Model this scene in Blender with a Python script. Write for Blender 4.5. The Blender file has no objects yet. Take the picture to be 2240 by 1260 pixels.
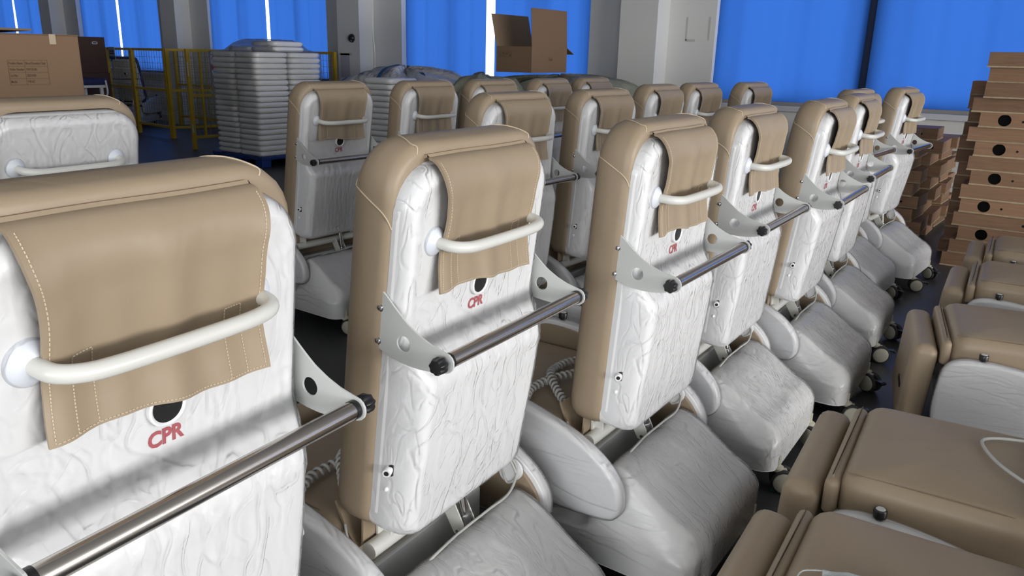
import bpy, bmesh, math, random
from mathutils import Matrix, Vector
random.seed(7)
scene = bpy.context.scene
COL = scene.collection

# ------------------------------------------------------------------ camera
CAM_R = ((0.79921392, 0.60072214, 0.0197489), (0.18626793, -0.21630755, -0.95839204), (-0.57145548, 0.76963884, -0.28477128))
cd = bpy.data.cameras.new('camera')
cam = bpy.data.objects.new('camera', cd)
COL.objects.link(cam)
cd.sensor_width = 36.0
cd.lens = 1708.6 * 36.0 / 2240.0
cd.shift_x = 27.0 / 2240.0
cd.clip_start = 0.02
r_, d_, f_ = [Vector(a) for a in CAM_R]
mw = Matrix.Identity(4)
for i in range(3):
    mw[i][0], mw[i][1], mw[i][2] = r_[i], -d_[i], -f_[i]
mw.translation = Vector((0, 0, 1.62))
cam.matrix_world = mw
scene.camera = cam

# ------------------------------------------------------------------ world, lights, exposure
world = bpy.data.worlds.new('world')
scene.world = world
world.use_nodes = True
bg = world.node_tree.nodes['Background']
bg.inputs[0].default_value = (0.86, 0.93, 1.0, 1)
bg.inputs[1].default_value = 2.75

def area(name, loc, rot, sx, sy, power, col):
    l = bpy.data.lights.new(name, 'AREA')
    l.shape = 'RECTANGLE'; l.size = sx; l.size_y = sy; l.energy = power; l.color = col
    o = bpy.data.objects.new(name, l)
    COL.objects.link(o)
    o.location = loc; o.rotation_euler = rot
    return o
# daylight through the tall windows of the right wall, then an assumed window behind the camera
area('daylight_right', (11.95, 2.6, 2.05), (0, math.radians(90), 0), 2.2, 11.6, 1180, (1.0, 0.975, 0.94))
area('assumed_daylight_front', (2.5, -5.35, 2.05), (math.radians(90), 0, 0), 7.0, 2.2, 190, (1.0, 0.98, 0.95))  # assumed unseen window, added to brighten the chairs' sides towards the camera
vs = scene.view_settings
vs.view_transform = 'Standard'; vs.look = 'None'; vs.gamma = 1.0; vs.use_curve_mapping = False
vs.exposure = 0.06

cy = scene.cycles
cy.max_bounces = 5; cy.diffuse_bounces = 3; cy.glossy_bounces = 2; cy.transmission_bounces = 2; cy.transparent_max_bounces = 6
cy.caustics_reflective = False; cy.caustics_refractive = False

# ------------------------------------------------------------------ helpers
def tag(o, label=None, cat=None, group=None, kind=None):
    if label: o['label'] = label
    if cat: o['category'] = cat
    if group: o['group'] = group
    if kind: o['kind'] = kind
    return o

def mesh(name, verts, faces, mat=None, smooth=False):
    me = bpy.data.meshes.new(name)
    me.from_pydata([tuple(v) for v in verts], [], [tuple(f) for f in faces])
    me.validate()
    if mat: me.materials.append(mat)
    if smooth:
        me.polygons.foreach_set('use_smooth', [True] * len(me.polygons))
    me.update()
    return me

def obj(name, me, parent=None, loc=None, rot=None):
    o = bpy.data.objects.new(name, me)
    COL.objects.link(o)
    if parent: o.parent = parent
    if loc: o.location = loc
    if rot: o.rotation_euler = rot
    return o

def empty(name, loc=(0, 0, 0), rz=0.0):
    o = bpy.data.objects.new(name, None)
    COL.objects.link(o)
    o.empty_display_size = 0.1
    o.location = loc; o.rotation_euler = (0, 0, rz)
    return o

class MB:
    """collects shapes of ONE piece into one mesh"""
    def __init__(s): s.v = []; s.f = []
    def add(s, vs_, fs):
        b = len(s.v); s.v += [tuple(x) for x in vs_]; s.f += [tuple(i + b for i in f) for f in fs]; return s
    def box(s, x0, x1, y0, y1, z0, z1, m=None):
        vv = [Vector((x, y, z)) for z in (z0, z1) for y in (y0, y1) for x in (x0, x1)]
        if m: vv = [m @ q for q in vv]
        return s.add(vv, [(0, 2, 3, 1), (4, 5, 7, 6), (0, 1, 5, 4), (2, 6, 7, 3), (0, 4, 6, 2), (1, 3, 7, 5)])
    def tube(s, pts, r, n=10, closed=False, cap=True):
        pts = [Vector(p) for p in pts]; m = len(pts)
        rr = r if isinstance(r, (list, tuple)) else [r] * m
        nrm = None; rings = []
        for i, p in enumerate(pts):
            if closed: t = pts[(i + 1) % m] - pts[i - 1]
            else: t = pts[min(i + 1, m - 1)] - pts[max(i - 1, 0)]
            if t.length < 1e-9: t = Vector((0, 0, 1))
            t.normalize()
            if nrm is None:
                a = Vector((0, 0, 1)) if abs(t.z) < .9 else Vector((1, 0, 0))
                nrm = t.cross(a).normalized()
            else:
                nrm = (nrm - t * nrm.dot(t))
                if nrm.length < 1e-6: nrm = t.orthogonal()
                nrm.normalize()
            b = t.cross(nrm)
            rings.append([p + (nrm * math.cos(2 * math.pi * k / n) + b * math.sin(2 * math.pi * k / n)) * rr[i] for k in range(n)])
        vv = [q for rg in rings for q in rg]; ff = []
        for i in range(m if closed else m - 1):
            j = (i + 1) % m
            for k in range(n):
                ff.append((i * n + k, i * n + (k + 1) % n, j * n + (k + 1) % n, j * n + k))
        if cap and not closed:
            ff.append(tuple(reversed(range(n)))); ff.append(tuple((m - 1) * n + k for k in range(n)))
        return s.add(vv, ff)
    def lathe(s, prof, n=20, m=None, cap=True):
        """prof: (radius, height) along z; m places it"""
        vv = []
        for r, h in prof:
            for k in range(n):
                a = 2 * math.pi * k / n
                q = Vector((r * math.cos(a), r * math.sin(a), h)); vv.append(m @ q if m else q)
        ff = []
        for i in range(len(prof) - 1):
            for k in range(n):
                ff.append((i * n + k, i * n + (k + 1) % n, (i + 1) * n + (k + 1) % n, (i + 1) * n + k))
        if cap:
            ff.append(tuple(reversed(range(n)))); ff.append(tuple((len(prof) - 1) * n + k for k in range(n)))
        return s.add(vv, ff)
    def prism(s, poly, h0, h1, m):
        """poly in local xy, extruded along z from h0 to h1"""
        n = len(poly)
        vv = [m @ Vector((x, y, h0)) for x, y in poly] + [m @ Vector((x, y, h1)) for x, y in poly]
        ff = [tuple(reversed(range(n))), tuple(range(n, 2 * n))] + [(i, (i + 1) % n, n + (i + 1) % n, n + i) for i in range(n)]
        return s.add(vv, ff)
    def ringplate(s, outer, inner, h0, h1, m):
        """plate with a hole: two loops of the same count"""
        n = len(outer)
        vv = []
        for h in (h0, h1):
            vv += [m @ Vector((x, y, h)) for x, y in outer]; vv += [m @ Vector((x, y, h)) for x, y in inner]
        ff = []
        for i in range(n):
            j = (i + 1) % n
            ff += [(i, n + i, n + j, j), (2 * n + i, 2 * n + j, 3 * n + j, 3 * n + i), (i, j, 2 * n + j, 2 * n + i), (n + i, 3 * n + i, 3 * n + j, n + j)]
        return s.add(vv, ff)
    def me(s, name, mat, smooth=False, bevel=0.0, seg=2, auto=None):
        me = mesh(name, s.v, s.f, mat, smooth)
        bm = bmesh.new(); bm.from_mesh(me)
        bmesh.ops.recalc_face_normals(bm, faces=bm.faces)
        if bevel:
            ed = [e for e in bm.edges if len(e.link_faces) == 2 and e.calc_face_angle(0) > math.radians(35)]
            bmesh.ops.bevel(bm, geom=ed, offset=bevel, segments=seg, profile=0.5, affect='EDGES', clamp_overlap=True)
        if auto:
            for f in bm.faces: f.smooth = True
            for e in bm.edges:
                if len(e.link_faces) == 2 and e.calc_face_angle(0) > math.radians(auto): e.smooth = False
        bm.to_mesh(me); bm.free()
        return me

def sstep(a, b, x):
    t = max(0.0, min(1.0, (x - a) / (b - a))); return t * t * (3 - 2 * t)

def catmull(pts, n=8, closed=False):
    P = [Vector(p) for p in pts]; m = len(P); out = []
    for i in range(m if closed else m - 1):
        if closed: p0, p1, p2, p3 = P[i - 1], P[i], P[(i + 1) % m], P[(i + 2) % m]
        else: p0, p1, p2, p3 = P[max(i - 1, 0)], P[i], P[i + 1], P[min(i + 2, m - 1)]
        for k in range(n):
            t = k / n
            out.append(0.5 * ((2 * p1) + (p2 - p0) * t + (2 * p0 - 5 * p1 + 4 * p2 - p3) * t * t + (3 * p1 - p0 - 3 * p2 + p3) * t ** 3))
    if not closed: out.append(P[-1])
    return out

def rrect(x0, x1, y0, y1, rr, n=8):
    """rounded rectangle, counter-clockwise; rr = radii at (x0y0, x1y0, x1y1, x0y1)"""
    if not isinstance(rr, (tuple, list)): rr = (rr,) * 4
    out = []
    for (cx, cy, a0, r) in ((x0 + rr[0], y0 + rr[0], 180, rr[0]), (x1 - rr[1], y0 + rr[1], 270, rr[1]), (x1 - rr[2], y1 - rr[2], 0, rr[2]), (x0 + rr[3], y1 - rr[3], 90, rr[3])):
        for k in range(n + 1):
            a = math.radians(a0 + 90 * k / n); out.append((cx + r * math.cos(a), cy + r * math.sin(a)))
    return out

def resample(loop, n):
    """n points evenly along a closed loop"""
    P = [Vector((p[0], p[1])) for p in loop]; m = len(P)
    L = [(P[(i + 1) % m] - P[i]).length for i in range(m)]; T = sum(L); out = []; i = 0; acc = 0.0
    for k in range(n):
        d = T * k / n
        while acc + L[i] < d and i < m - 1: acc += L[i]; i += 1
        t = (d - acc) / max(L[i], 1e-9); q = P[i].lerp(P[(i + 1) % m], min(t, 1)); out.append((q.x, q.y))
    return out

def sd_rrect(x, y, x0, x1, y0, y1, rt, rb):
    """inside distance to a rounded rectangle (positive inside), rt/rb the top/bottom radii"""
    cx, cy = (x0 + x1) / 2, (y0 + y1) / 2; r = rt if y > cy else rb
    qx = abs(x - cx) - (x1 - x0) / 2 + r; qy = abs(y - cy) - (y1 - y0) / 2 + r
    return -(math.hypot(max(qx, 0), max(qy, 0)) + min(max(qx, qy), 0) - r)

def noise3(x, y, z):
    from mathutils import noise
    return noise.noise(Vector((x, y, z)))

def loft(rings, cap0=True, cap1=True):
    n = len(rings[0]); vv = [p for r in rings for p in r]; ff = []
    for i in range(len(rings) - 1):
        for k in range(n):
            ff.append((i * n + k, i * n + (k + 1) % n, (i + 1) * n + (k + 1) % n, (i + 1) * n + k))
    if cap0: ff.append(tuple(reversed(range(n))))
    if cap1: ff.append(tuple((len(rings) - 1) * n + k for k in range(n)))
    return vv, ff

def text_mesh(txt, size, mat, offset=0.0, sx=1.0):
    c = bpy.data.curves.new('lettering', 'FONT'); c.body = txt; c.size = size; c.offset = offset
    c.align_x = 'CENTER'; c.align_y = 'CENTER'; c.extrude = 0.0004
    c.resolution_u = 3
    o = bpy.data.objects.new('lettering', c); COL.objects.link(o)
    dg = bpy.context.evaluated_depsgraph_get()
    me = bpy.data.meshes.new_from_object(o.evaluated_get(dg))
    bpy.data.objects.remove(o); bpy.data.curves.remove(c)
    for v in me.vertices: v.co.x *= sx
    me.materials.clear(); me.materials.append(mat); me.name = 'lettering'
    return me

# ------------------------------------------------------------------ materials
def mat(name, col, rough=0.5, metal=0.0, bump=None, var=0.0, vscale=3.0, coat=0.0, spec=0.5, stretch=None, bdist=0.01):
    m = bpy.data.materials.new(name); m.use_nodes = True
    nt = m.node_tree; b = nt.nodes['Principled BSDF']
    b.inputs['Base Color'].default_value = (*col, 1); b.inputs['Roughness'].default_value = rough; b.inputs['Metallic'].default_value = metal
    b.inputs['Specular IOR Level'].default_value = spec
    if coat: b.inputs['Coat Weight'].default_value = coat; b.inputs['Coat Roughness'].default_value = 0.12
    tc = nt.nodes.new('ShaderNodeTexCoord'); src = tc.outputs['Object']
    if stretch:
        mp = nt.nodes.new('ShaderNodeMapping'); mp.inputs['Scale'].default_value = stretch
        nt.links.new(src, mp.inputs[0]); src = mp.outputs[0]
    if var:
        n = nt.nodes.new('ShaderNodeTexNoise'); n.inputs['Scale'].default_value = vscale; n.inputs['Detail'].default_value = 2
        nt.links.new(src, n.inputs['Vector'])
        mx = nt.nodes.new('ShaderNodeMix'); mx.data_type = 'RGBA'
        mx.inputs[6].default_value = (*[c * (1 - var) for c in col], 1); mx.inputs[7].default_value = (*[min(1, c * (1 + var)) for c in col], 1)
        nt.links.new(n.outputs['Fac'], mx.inputs[0]); nt.links.new(mx.outputs[2], b.inputs['Base Color'])
    if bump:
        sc, st, det = bump
        n2 = nt.nodes.new('ShaderNodeTexNoise'); n2.inputs['Scale'].default_value = sc; n2.inputs['Detail'].default_value = det
        nt.links.new(src, n2.inputs['Vector'])
        bp = nt.nodes.new('ShaderNodeBump'); bp.inputs['Strength'].default_value = st; bp.inputs['Distance'].default_value = bdist
        nt.links.new(n2.outputs['Fac'], bp.inputs['Height']); nt.links.new(bp.outputs[0], b.inputs['Normal'])
    return m

def leather(name, col):
    m = mat(name, col, rough=0.42, var=0.06, vscale=4.0, spec=0.4)
    nt = m.node_tree; b = nt.nodes['Principled BSDF']
    tc = nt.nodes.new('ShaderNodeTexCoord')
    n = nt.nodes.new('ShaderNodeTexNoise'); n.inputs['Scale'].default_value = 9; n.inputs['Detail'].default_value = 2; n.inputs['Distortion'].default_value = 0.6
    nt.links.new(tc.outputs['Object'], n.inputs['Vector'])
    b2 = nt.nodes.new('ShaderNodeBump'); b2.inputs['Strength'].default_value = 0.25; b2.inputs['Distance'].default_value = 0.012
    nt.links.new(n.outputs['Fac'], b2.inputs['Height']); nt.links.new(b2.outputs[0], b.inputs['Normal'])
    return m

def film(name, haze=0.11, scale=1.0, gl=0.78, stretch=(1, 1, 0.55)):
    """clear wrinkled packing film: see-through, with glossy creases"""
    m = bpy.data.materials.new(name); m.use_nodes = True
    nt = m.node_tree; nt.nodes.remove(nt.nodes['Principled BSDF']); out = nt.nodes['Material Output']
    tc = nt.nodes.new('ShaderNodeTexCoord'); mp = nt.nodes.new('ShaderNodeMapping'); mp.inputs['Scale'].default_value = stretch
    nt.links.new(tc.outputs['Object'], mp.inputs[0])
    def ridge(sc, dist, wid):
        n = nt.nodes.new('ShaderNodeTexNoise'); n.inputs['Scale'].default_value = sc * scale; n.inputs['Detail'].default_value = 1.5; n.inputs['Distortion'].default_value = dist
        nt.links.new(mp.outputs[0], n.inputs['Vector'])
        s = nt.nodes.new('ShaderNodeMath'); s.operation = 'SUBTRACT'; s.inputs[1].default_value = 0.5; nt.links.new(n.outputs['Fac'], s.inputs[0])
        a = nt.nodes.new('ShaderNodeMath'); a.operation = 'ABSOLUTE'; nt.links.new(s.outputs[0], a.inputs[0])
        r = nt.nodes.new('ShaderNodeMapRange'); r.inputs[1].default_value = 0.0; r.inputs[2].default_value = wid; r.inputs[3].default_value = 1.0; r.inputs[4].default_value = 0.0
        r.interpolation_type = 'SMOOTHSTEP'
        nt.links.new(a.outputs[0], r.inputs[0]); return r.outputs[0]
    r1 = ridge(9.0, 1.2, 0.035); r2 = ridge(21.0, 0.8, 0.06)
    ad = nt.nodes.new('ShaderNodeMath'); ad.operation = 'MULTIPLY_ADD'; ad.inputs[1].default_value = 0.5
    nt.links.new(r2, ad.inputs[0]); nt.links.new(r1, ad.inputs[2])
    bp = nt.nodes.new('ShaderNodeBump'); bp.inputs['Strength'].default_value = 0.52; bp.inputs['Distance'].default_value = 0.005
    nt.links.new(ad.outputs[0], bp.inputs['Height'])
    tr = nt.nodes.new('ShaderNodeBsdfTransparent'); gs = nt.nodes.new('ShaderNodeBsdfGlossy'); gs.inputs['Roughness'].default_value = 0.09
    df = nt.nodes.new('ShaderNodeBsdfDiffuse'); df.inputs[0].default_value = (0.93, 0.93, 0.95, 1)
    nt.links.new(bp.outputs[0], gs.inputs['Normal']); nt.links.new(bp.outputs[0], df.inputs['Normal'])
    m1 = nt.nodes.new('ShaderNodeMixShader'); m1.inputs[0].default_value = haze
    nt.links.new(tr.outputs[0], m1.inputs[1]); nt.links.new(df.outputs[0], m1.inputs[2])
    lw = nt.nodes.new('ShaderNodeLayerWeight'); lw.inputs[0].default_value = 0.20; nt.links.new(bp.outputs[0], lw.inputs['Normal'])
    ml = nt.nodes.new('ShaderNodeMath'); ml.operation = 'MULTIPLY'; ml.inputs[1].default_value = gl; nt.links.new(lw.outputs['Fresnel'], ml.inputs[0])
    m2 = nt.nodes.new('ShaderNodeMixShader'); nt.links.new(ml.outputs[0], m2.inputs[0])
    nt.links.new(m1.outputs[0], m2.inputs[1]); nt.links.new(gs.outputs[0], m2.inputs[2])
    nt.links.new(m2.outputs[0], out.inputs[0])
    return m

def curtain_mat():
    m = bpy.data.materials.new('blue_curtain'); m.use_nodes = True
    nt = m.node_tree; nt.nodes.remove(nt.nodes['Principled BSDF']); out = nt.nodes['Material Output']
    df = nt.nodes.new('ShaderNodeBsdfDiffuse'); df.inputs[0].default_value = (0.014, 0.05, 0.19, 1)
    tl = nt.nodes.new('ShaderNodeBsdfTranslucent'); tl.inputs[0].default_value = (0.030, 0.112, 0.41, 1)
    tc = nt.nodes.new('ShaderNodeTexCoord')
    n = nt.nodes.new('ShaderNodeTexNoise'); n.inputs['Scale'].default_value = 260; nt.links.new(tc.outputs['Object'], n.inputs['Vector'])
    bp = nt.nodes.new('ShaderNodeBump'); bp.inputs['Strength'].default_value = 0.1; nt.links.new(n.outputs['Fac'], bp.inputs['Height'])
    nt.links.new(bp.outputs[0], df.inputs['Normal'])
    ms = nt.nodes.new('ShaderNodeMixShader'); ms.inputs[0].default_value = 0.62
    nt.links.new(df.outputs[0], ms.inputs[1]); nt.links.new(tl.outputs[0], ms.inputs[2]); nt.links.new(ms.outputs[0], out.inputs[0])
    return m

def wood(name, col, scl=(2, 2, 30)):
    m = mat(name, col, rough=0.6, spec=0.25)
    nt = m.node_tree; b = nt.nodes['Principled BSDF']
    tc = nt.nodes.new('ShaderNodeTexCoord'); mp = nt.nodes.new('ShaderNodeMapping'); mp.inputs['Scale'].default_value = scl
    oi = nt.nodes.new('ShaderNodeObjectInfo')
    n = nt.nodes.new('ShaderNodeTexNoise'); n.noise_dimensions = '4D'; n.inputs['Scale'].default_value = 2.2; n.inputs['Detail'].default_value = 6; n.inputs['Distortion'].default_value = 1.2
    mw_ = nt.nodes.new('ShaderNodeMath'); mw_.operation = 'MULTIPLY'; mw_.inputs[1].default_value = 40
    nt.links.new(oi.outputs['Random'], mw_.inputs[0]); nt.links.new(mw_.outputs[0], n.inputs['W'])
    nt.links.new(tc.outputs['Object'], mp.inputs[0]); nt.links.new(mp.outputs[0], n.inputs['Vector'])
    mx = nt.nodes.new('ShaderNodeMix'); mx.data_type = 'RGBA'
    mx.inputs[6].default_value = (*[c * 0.62 for c in col], 1); mx.inputs[7].default_value = (*[min(1, c * 1.25) for c in col], 1)
    nt.links.new(n.outputs['Fac'], mx.inputs[0])
    hs = nt.nodes.new('ShaderNodeHueSaturation'); nt.links.new(mx.outputs[2], hs.inputs['Color'])
    mr = nt.nodes.new('ShaderNodeMapRange'); mr.inputs[3].default_value = 0.75; mr.inputs[4].default_value = 1.2
    nt.links.new(oi.outputs['Random'], mr.inputs[0]); nt.links.new(mr.outputs[0], hs.inputs['Value'])
    nt.links.new(hs.outputs[0], b.inputs['Base Color'])
    return m

TAN = leather('tan_leatherette', (0.345, 0.268, 0.185))
NAVY = leather('navy_leatherette', (0.02, 0.035, 0.12))
SEAM = mat('seam_thread', (0.60, 0.50, 0.36), rough=0.7)
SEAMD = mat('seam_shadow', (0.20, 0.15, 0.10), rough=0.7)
SHELLW = mat('white_plastic', (0.90, 0.90, 0.91), rough=0.32, coat=0.2)
SHELLD = mat('white_base_plastic', (0.88, 0.875, 0.865), rough=0.35, coat=0.2)
FILM = film('packing_film')
FILMB = film('packing_film_base', haze=0.20, gl=0.8, stretch=(0.25, 1.4, 1.0))
IVORY = mat('ivory_powder_coat', (0.70, 0.70, 0.66), rough=0.35, coat=0.15)
GREYW = mat('grey_white_steel', (0.60, 0.615, 0.60), rough=0.4)
FLANGE = mat('flange_plastic', (0.74, 0.77, 0.84), rough=0.35)
STEEL = mat('stainless', (0.50, 0.47, 0.44), rough=0.22, metal=1.0)
CHROME = mat('chrome', (0.75, 0.75, 0.76), rough=0.15, metal=1.0)
BLACK = mat('black_plastic', (0.012, 0.012, 0.014), rough=0.35)
RUBBER = mat('rubber', (0.03, 0.03, 0.032), rough=0.7)
CREAM = mat('cream_wheel', (0.50, 0.48, 0.38), rough=0.5)
RED = mat('red_print', (0.45, 0.004, 0.022), rough=0.5)
CORD = mat('cord_white', (0.52, 0.52, 0.50), rough=0.5)
PAINT = mat('wall_paint', (0.76, 0.76, 0.735), rough=0.9, var=0.04, vscale=0.8)
PILLAR = mat('pillar_paint', (0.76, 0.76, 0.735), rough=0.9, var=0.05, vscale=1.2)
CEIL = mat('ceiling_paint', (0.76, 0.76, 0.76), rough=0.9)
FLOOR = mat('floor_epoxy', (0.044, 0.046, 0.047), rough=0.42, var=0.25, vscale=1.2)
CURTAIN = curtain_mat()
DARKFR = mat('dark_window_frame', (0.012, 0.03, 0.07), rough=0.5)
SILLW = mat('sill_white', (0.62, 0.63, 0.66), rough=0.35)
SILLG = mat('sill_track', (0.30, 0.29, 0.28), rough=0.5)
CARD = mat('cardboard', (0.24, 0.15, 0.088), rough=0.85, var=0.06, vscale=2.5)
CARDI = mat('cardboard_inside', (0.26, 0.18, 0.11), rough=0.9)
CARDD = mat('cardboard_dark', (0.085, 0.045, 0.032), rough=0.85)
INK = mat('carton_ink', (0.12, 0.065, 0.035), rough=0.9)
TAPE = mat('clear_tape', (0.48, 0.38, 0.26), rough=0.25)
YEL = mat('yellow_paint', (0.60, 0.385, 0.014), rough=0.45)
BLUEP = mat('blue_pallet_plastic', (0.012, 0.05, 0.24), rough=0.5)
FOAM = mat('foam_bag_white', (0.86, 0.86, 0.85), rough=0.32, coat=0.25, bump=(26, 0.35, 2))
SHEET = film('pallet_sheet_film', haze=0.05, scale=0.4, gl=0.75, stretch=(1, 1, 1))
TARPG = mat('grey_woven_bag', (0.60, 0.58, 0.55), rough=0.6, var=0.2, vscale=5, bump=(6, 1.0, 7), bdist=0.09)
TARPO = mat('olive_tarp', (0.29, 0.295, 0.22), rough=0.5, var=0.2, vscale=3, bump=(4, 1.0, 6), bdist=0.09)
STRAP = mat('blue_strap', (0.015, 0.085, 0.20), rough=0.7)
WOOD = wood('plywood_red', (0.30, 0.175, 0.105))
WOODL = wood('plywood_pale', (0.42, 0.33, 0.21), scl=(8, 8, 2))
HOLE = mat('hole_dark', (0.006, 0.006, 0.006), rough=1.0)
PAPERW = mat('paper_white', (0.62, 0.63, 0.64), rough=0.8)
PAPERB = mat('paper_blue', (0.03, 0.06, 0.28), rough=0.7)
PAPERR = mat('paper_red', (0.5, 0.03, 0.03), rough=0.7)
INKB = mat('ink_dark', (0.03, 0.03, 0.05), rough=0.9)
MASKW = mat('mask_fabric', (0.55, 0.60, 0.60), rough=0.9, bump=(200, 0.3, 2))
GREENT = mat('green_tape', (0.01, 0.12, 0.03), rough=0.5)
SCUFF = mat('scuff_grey', (0.55, 0.55, 0.52), rough=0.9)
WIRE = mat('fence_wire', (0.33, 0.26, 0.10), rough=0.5)

# ------------------------------------------------------------------ the room
YW = 10.4                     # face of the window wall
def structure(name, mb, m, parent=None, bevel=0):
    o = obj(name, mb.me(name, m, bevel=bevel), parent)
    if not parent: o['kind'] = 'structure'
    return o
structure('floor', MB().box(-27, 12.2, -5.5, 11.2, -0.1, 0.0), FLOOR)
structure('ceiling', MB().box(-27, 12.2, -5.5, 11.2, 4.2, 4.3), CEIL)
structure('wall_left', MB().box(-27.2, -27, -5.5, 11.2, 0, 4.2), PAINT)
GAPX = [-25.19, -19.48, -13.78, -8.07, -2.37, 3.33, 9.03]
WW = 1.89                     # half width of a window opening
SILL = 1.08; TOPW = 3.6
mb = MB()
mb.box(-27, 12.2, YW, YW + 0.25, 0, SILL)
mb.box(-27, 12.2, YW, YW + 0.25, TOPW, 4.2)
xs = [-27.0]
for g in GAPX: xs += [g - WW, g + WW]
xs.append(12.2)
for i in range(0, len(xs), 2):
    if xs[i + 1] > xs[i]: mb.box(xs[i], xs[i + 1], YW, YW + 0.25, SILL, TOPW)
wall_b = structure('wall_back', mb, PAINT)
for i, g in enumerate(GAPX):
    x1 = g + WW + 1.25
    if x1 < 12.0:
        structure('trim_%d' % (i + 1), MB().box(x1 - 0.56, x1, YW - 0.36, YW, 0, 4.2), PILLAR)
def wall_with_holes(name, axis, pos, thick, a0, a1, holes):
    mb = MB()
    def bx(u0, u1, z0, z1):
        if u1 - u0 < 1e-3: return
        if axis == 'x': mb.box(pos, pos + thick, u0, u1, z0, z1)
        else: mb.box(u0, u1, pos, pos + thick, z0, z1)
    bx(a0, a1, 0, 0.95); bx(a0, a1, 3.2, 4.2)
    c = a0
    for h0, h1 in holes: bx(c, h0, 0.95, 3.2); c = h1
    bx(c, a1, 0.95, 3.2)
    return structure(name, mb, PAINT)
wall_with_holes('wall_right', 'x', 12.0, 0.2, -5.5, 11.2, [(-3.2, 8.4)])
wall_with_holes('wall_front', 'y', -5.5, -0.2, -27, 12.2, [(-1.0, 6.0)])
structure('baseboard_back', MB().box(-27, 12.2, YW - 0.015, YW, 0, 0.12), SCUFF)

def curtain(g, side, half, closed):
    """one hanging panel with soft folds, real thickness from a solid sheet"""
    x0 = 0.012 + (0.06 if not closed else 0.03); n = 90
    vv = []; ff = []
    ph = g * 1.7 + side
    for j in range(9):
        z = SILL + 0.03 + (TOPW - SILL - 0.06) * j / 8
        for k in range(n + 1):
            f = k / n; x = x0 + (half - x0) * f
            fold = 0.032 * math.sin(f * 11 + ph + j * .05) + 0.016 * math.sin(f * 23 + ph * 2 + j * .12) + 0.006 * math.sin(f * 47 + ph)
            lean = (0.02 * (1 - j / 8) * (1 if not closed else 0.4)) * (1 - f)
            vv.append((g + side * (x + lean * 0.6), YW + 0.09 + fold, z))
    w = n + 1
    for j in range(8):
        for k in range(n): ff.append((j * w + k, j * w + k + 1, (j + 1) * w + k + 1, (j + 1) * w + k))
    return mesh('curtain', vv, ff, CURTAIN, True)
names_c = {-19.48: 'window behind the yellow cage', -13.78: 'window behind the stacked foam bags', -8.07: 'window behind the open carton', -2.37: 'nearest window by the wooden boxes', -25.19: 'far left window behind the big cartons', 3.33: 'window beyond the right edge', 9.03: 'last window on the right'}
for i, g in enumerate(GAPX):
    fr = MB()
    for x in (g - WW, g - 0.12, g + WW - 0.05): fr.box(x, x + 0.05 + (0.19 if abs(x - g) < .2 else 0), YW + 0.19, YW + 0.235, SILL, TOPW)
    for z in (SILL, TOPW - 0.06): fr.box(g - WW, g + WW, YW + 0.19, YW + 0.235, z, z + 0.06)
    # a window frame without the wide dark mullion lets the bright slit show
    if abs(g + 2.37) > .1:
        fr = MB()
        for x in (g - WW, g - 0.9, g + 0.86, g + WW - 0.05): fr.box(x, x + 0.05, YW + 0.19, YW + 0.235, SILL, TOPW)
        for z in (SILL, TOPW - 0.06): fr.box(g - WW, g + WW, YW + 0.19, YW + 0.235, z, z + 0.06)
    w = structure('window_%d' % (i + 1), fr, DARKFR)
    obj('sill', MB().box(g - WW, g + WW, YW - 0.05, YW + 0.2, SILL - 0.07, SILL).me('sill', SILLW, bevel=.008), w)
    obj('sill_track', MB().box(g - WW, g + WW, YW + 0.02, YW + 0.06, SILL, SILL + 0.045).me('sill_track', SILLG), w)
    for s in (-1, 1):
        o = obj('curtain', curtain(g, s, WW, abs(g + 2.37) < .1))
        tag(o, 'blue curtain, %s panel of the %s' % ('left' if s < 0 else 'right', names_c[g]), 'curtain', 'blue window curtains')
# scuffs and stuck remains on the pillars
def on_wall(name, x, z, w, h, y, m, label, cat):
    return tag(obj(name, MB().box(x - w / 2, x + w / 2, y - 0.004, y, z - h / 2, z + h / 2).me(name, m)), label, cat)
YP = YW - 0.36
on_wall('tape_remains', -4.66, 2.02, 0.02, 0.30, YW, SCUFF, 'upright strip of old tape left on wall beside the nearest window', 'tape')
on_wall('tape_remains', -4.60, 1.87, 0.14, 0.03, YW, SCUFF, 'short flat strip of old tape under the upright strip', 'tape')
on_wall('tape_remains', -4.34, 2.02, 0.02, 0.30, YW, SCUFF, 'upright strip of old tape at the edge of the nearest window', 'tape')
on_wall('poster_remains', -11.02, 1.40, 0.24, 0.42, YP, mat('faded_print', (0.46, 0.46, 0.56), rough=.9), 'faded smudge of a torn poster on the pillar by the foam bags', 'poster')
on_wall('poster_remains', -11.0, 1.60, 0.34, 0.04, YP, SCUFF, 'grey tape strip above the faded smudge on the pillar', 'tape')

# ------------------------------------------------------------------ the chair
# backrest parts live in a frame x = backwards, y = across, z = up the back, origin at the CPR print
ZT = 1.063                    # height of that origin
LEAN = 6.84
BACK = {'back_pad', 'back_shell', 'back_wrap', 'head_flap', 'push_handle', 'towel_bracket', 'towel_rail', 'clamp_knob', 'release_hole', 'cpr_lettering', 'hinge_pin', 'rivet'}
UX, S0, S1 = 0.281, -0.525, 0.350

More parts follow.
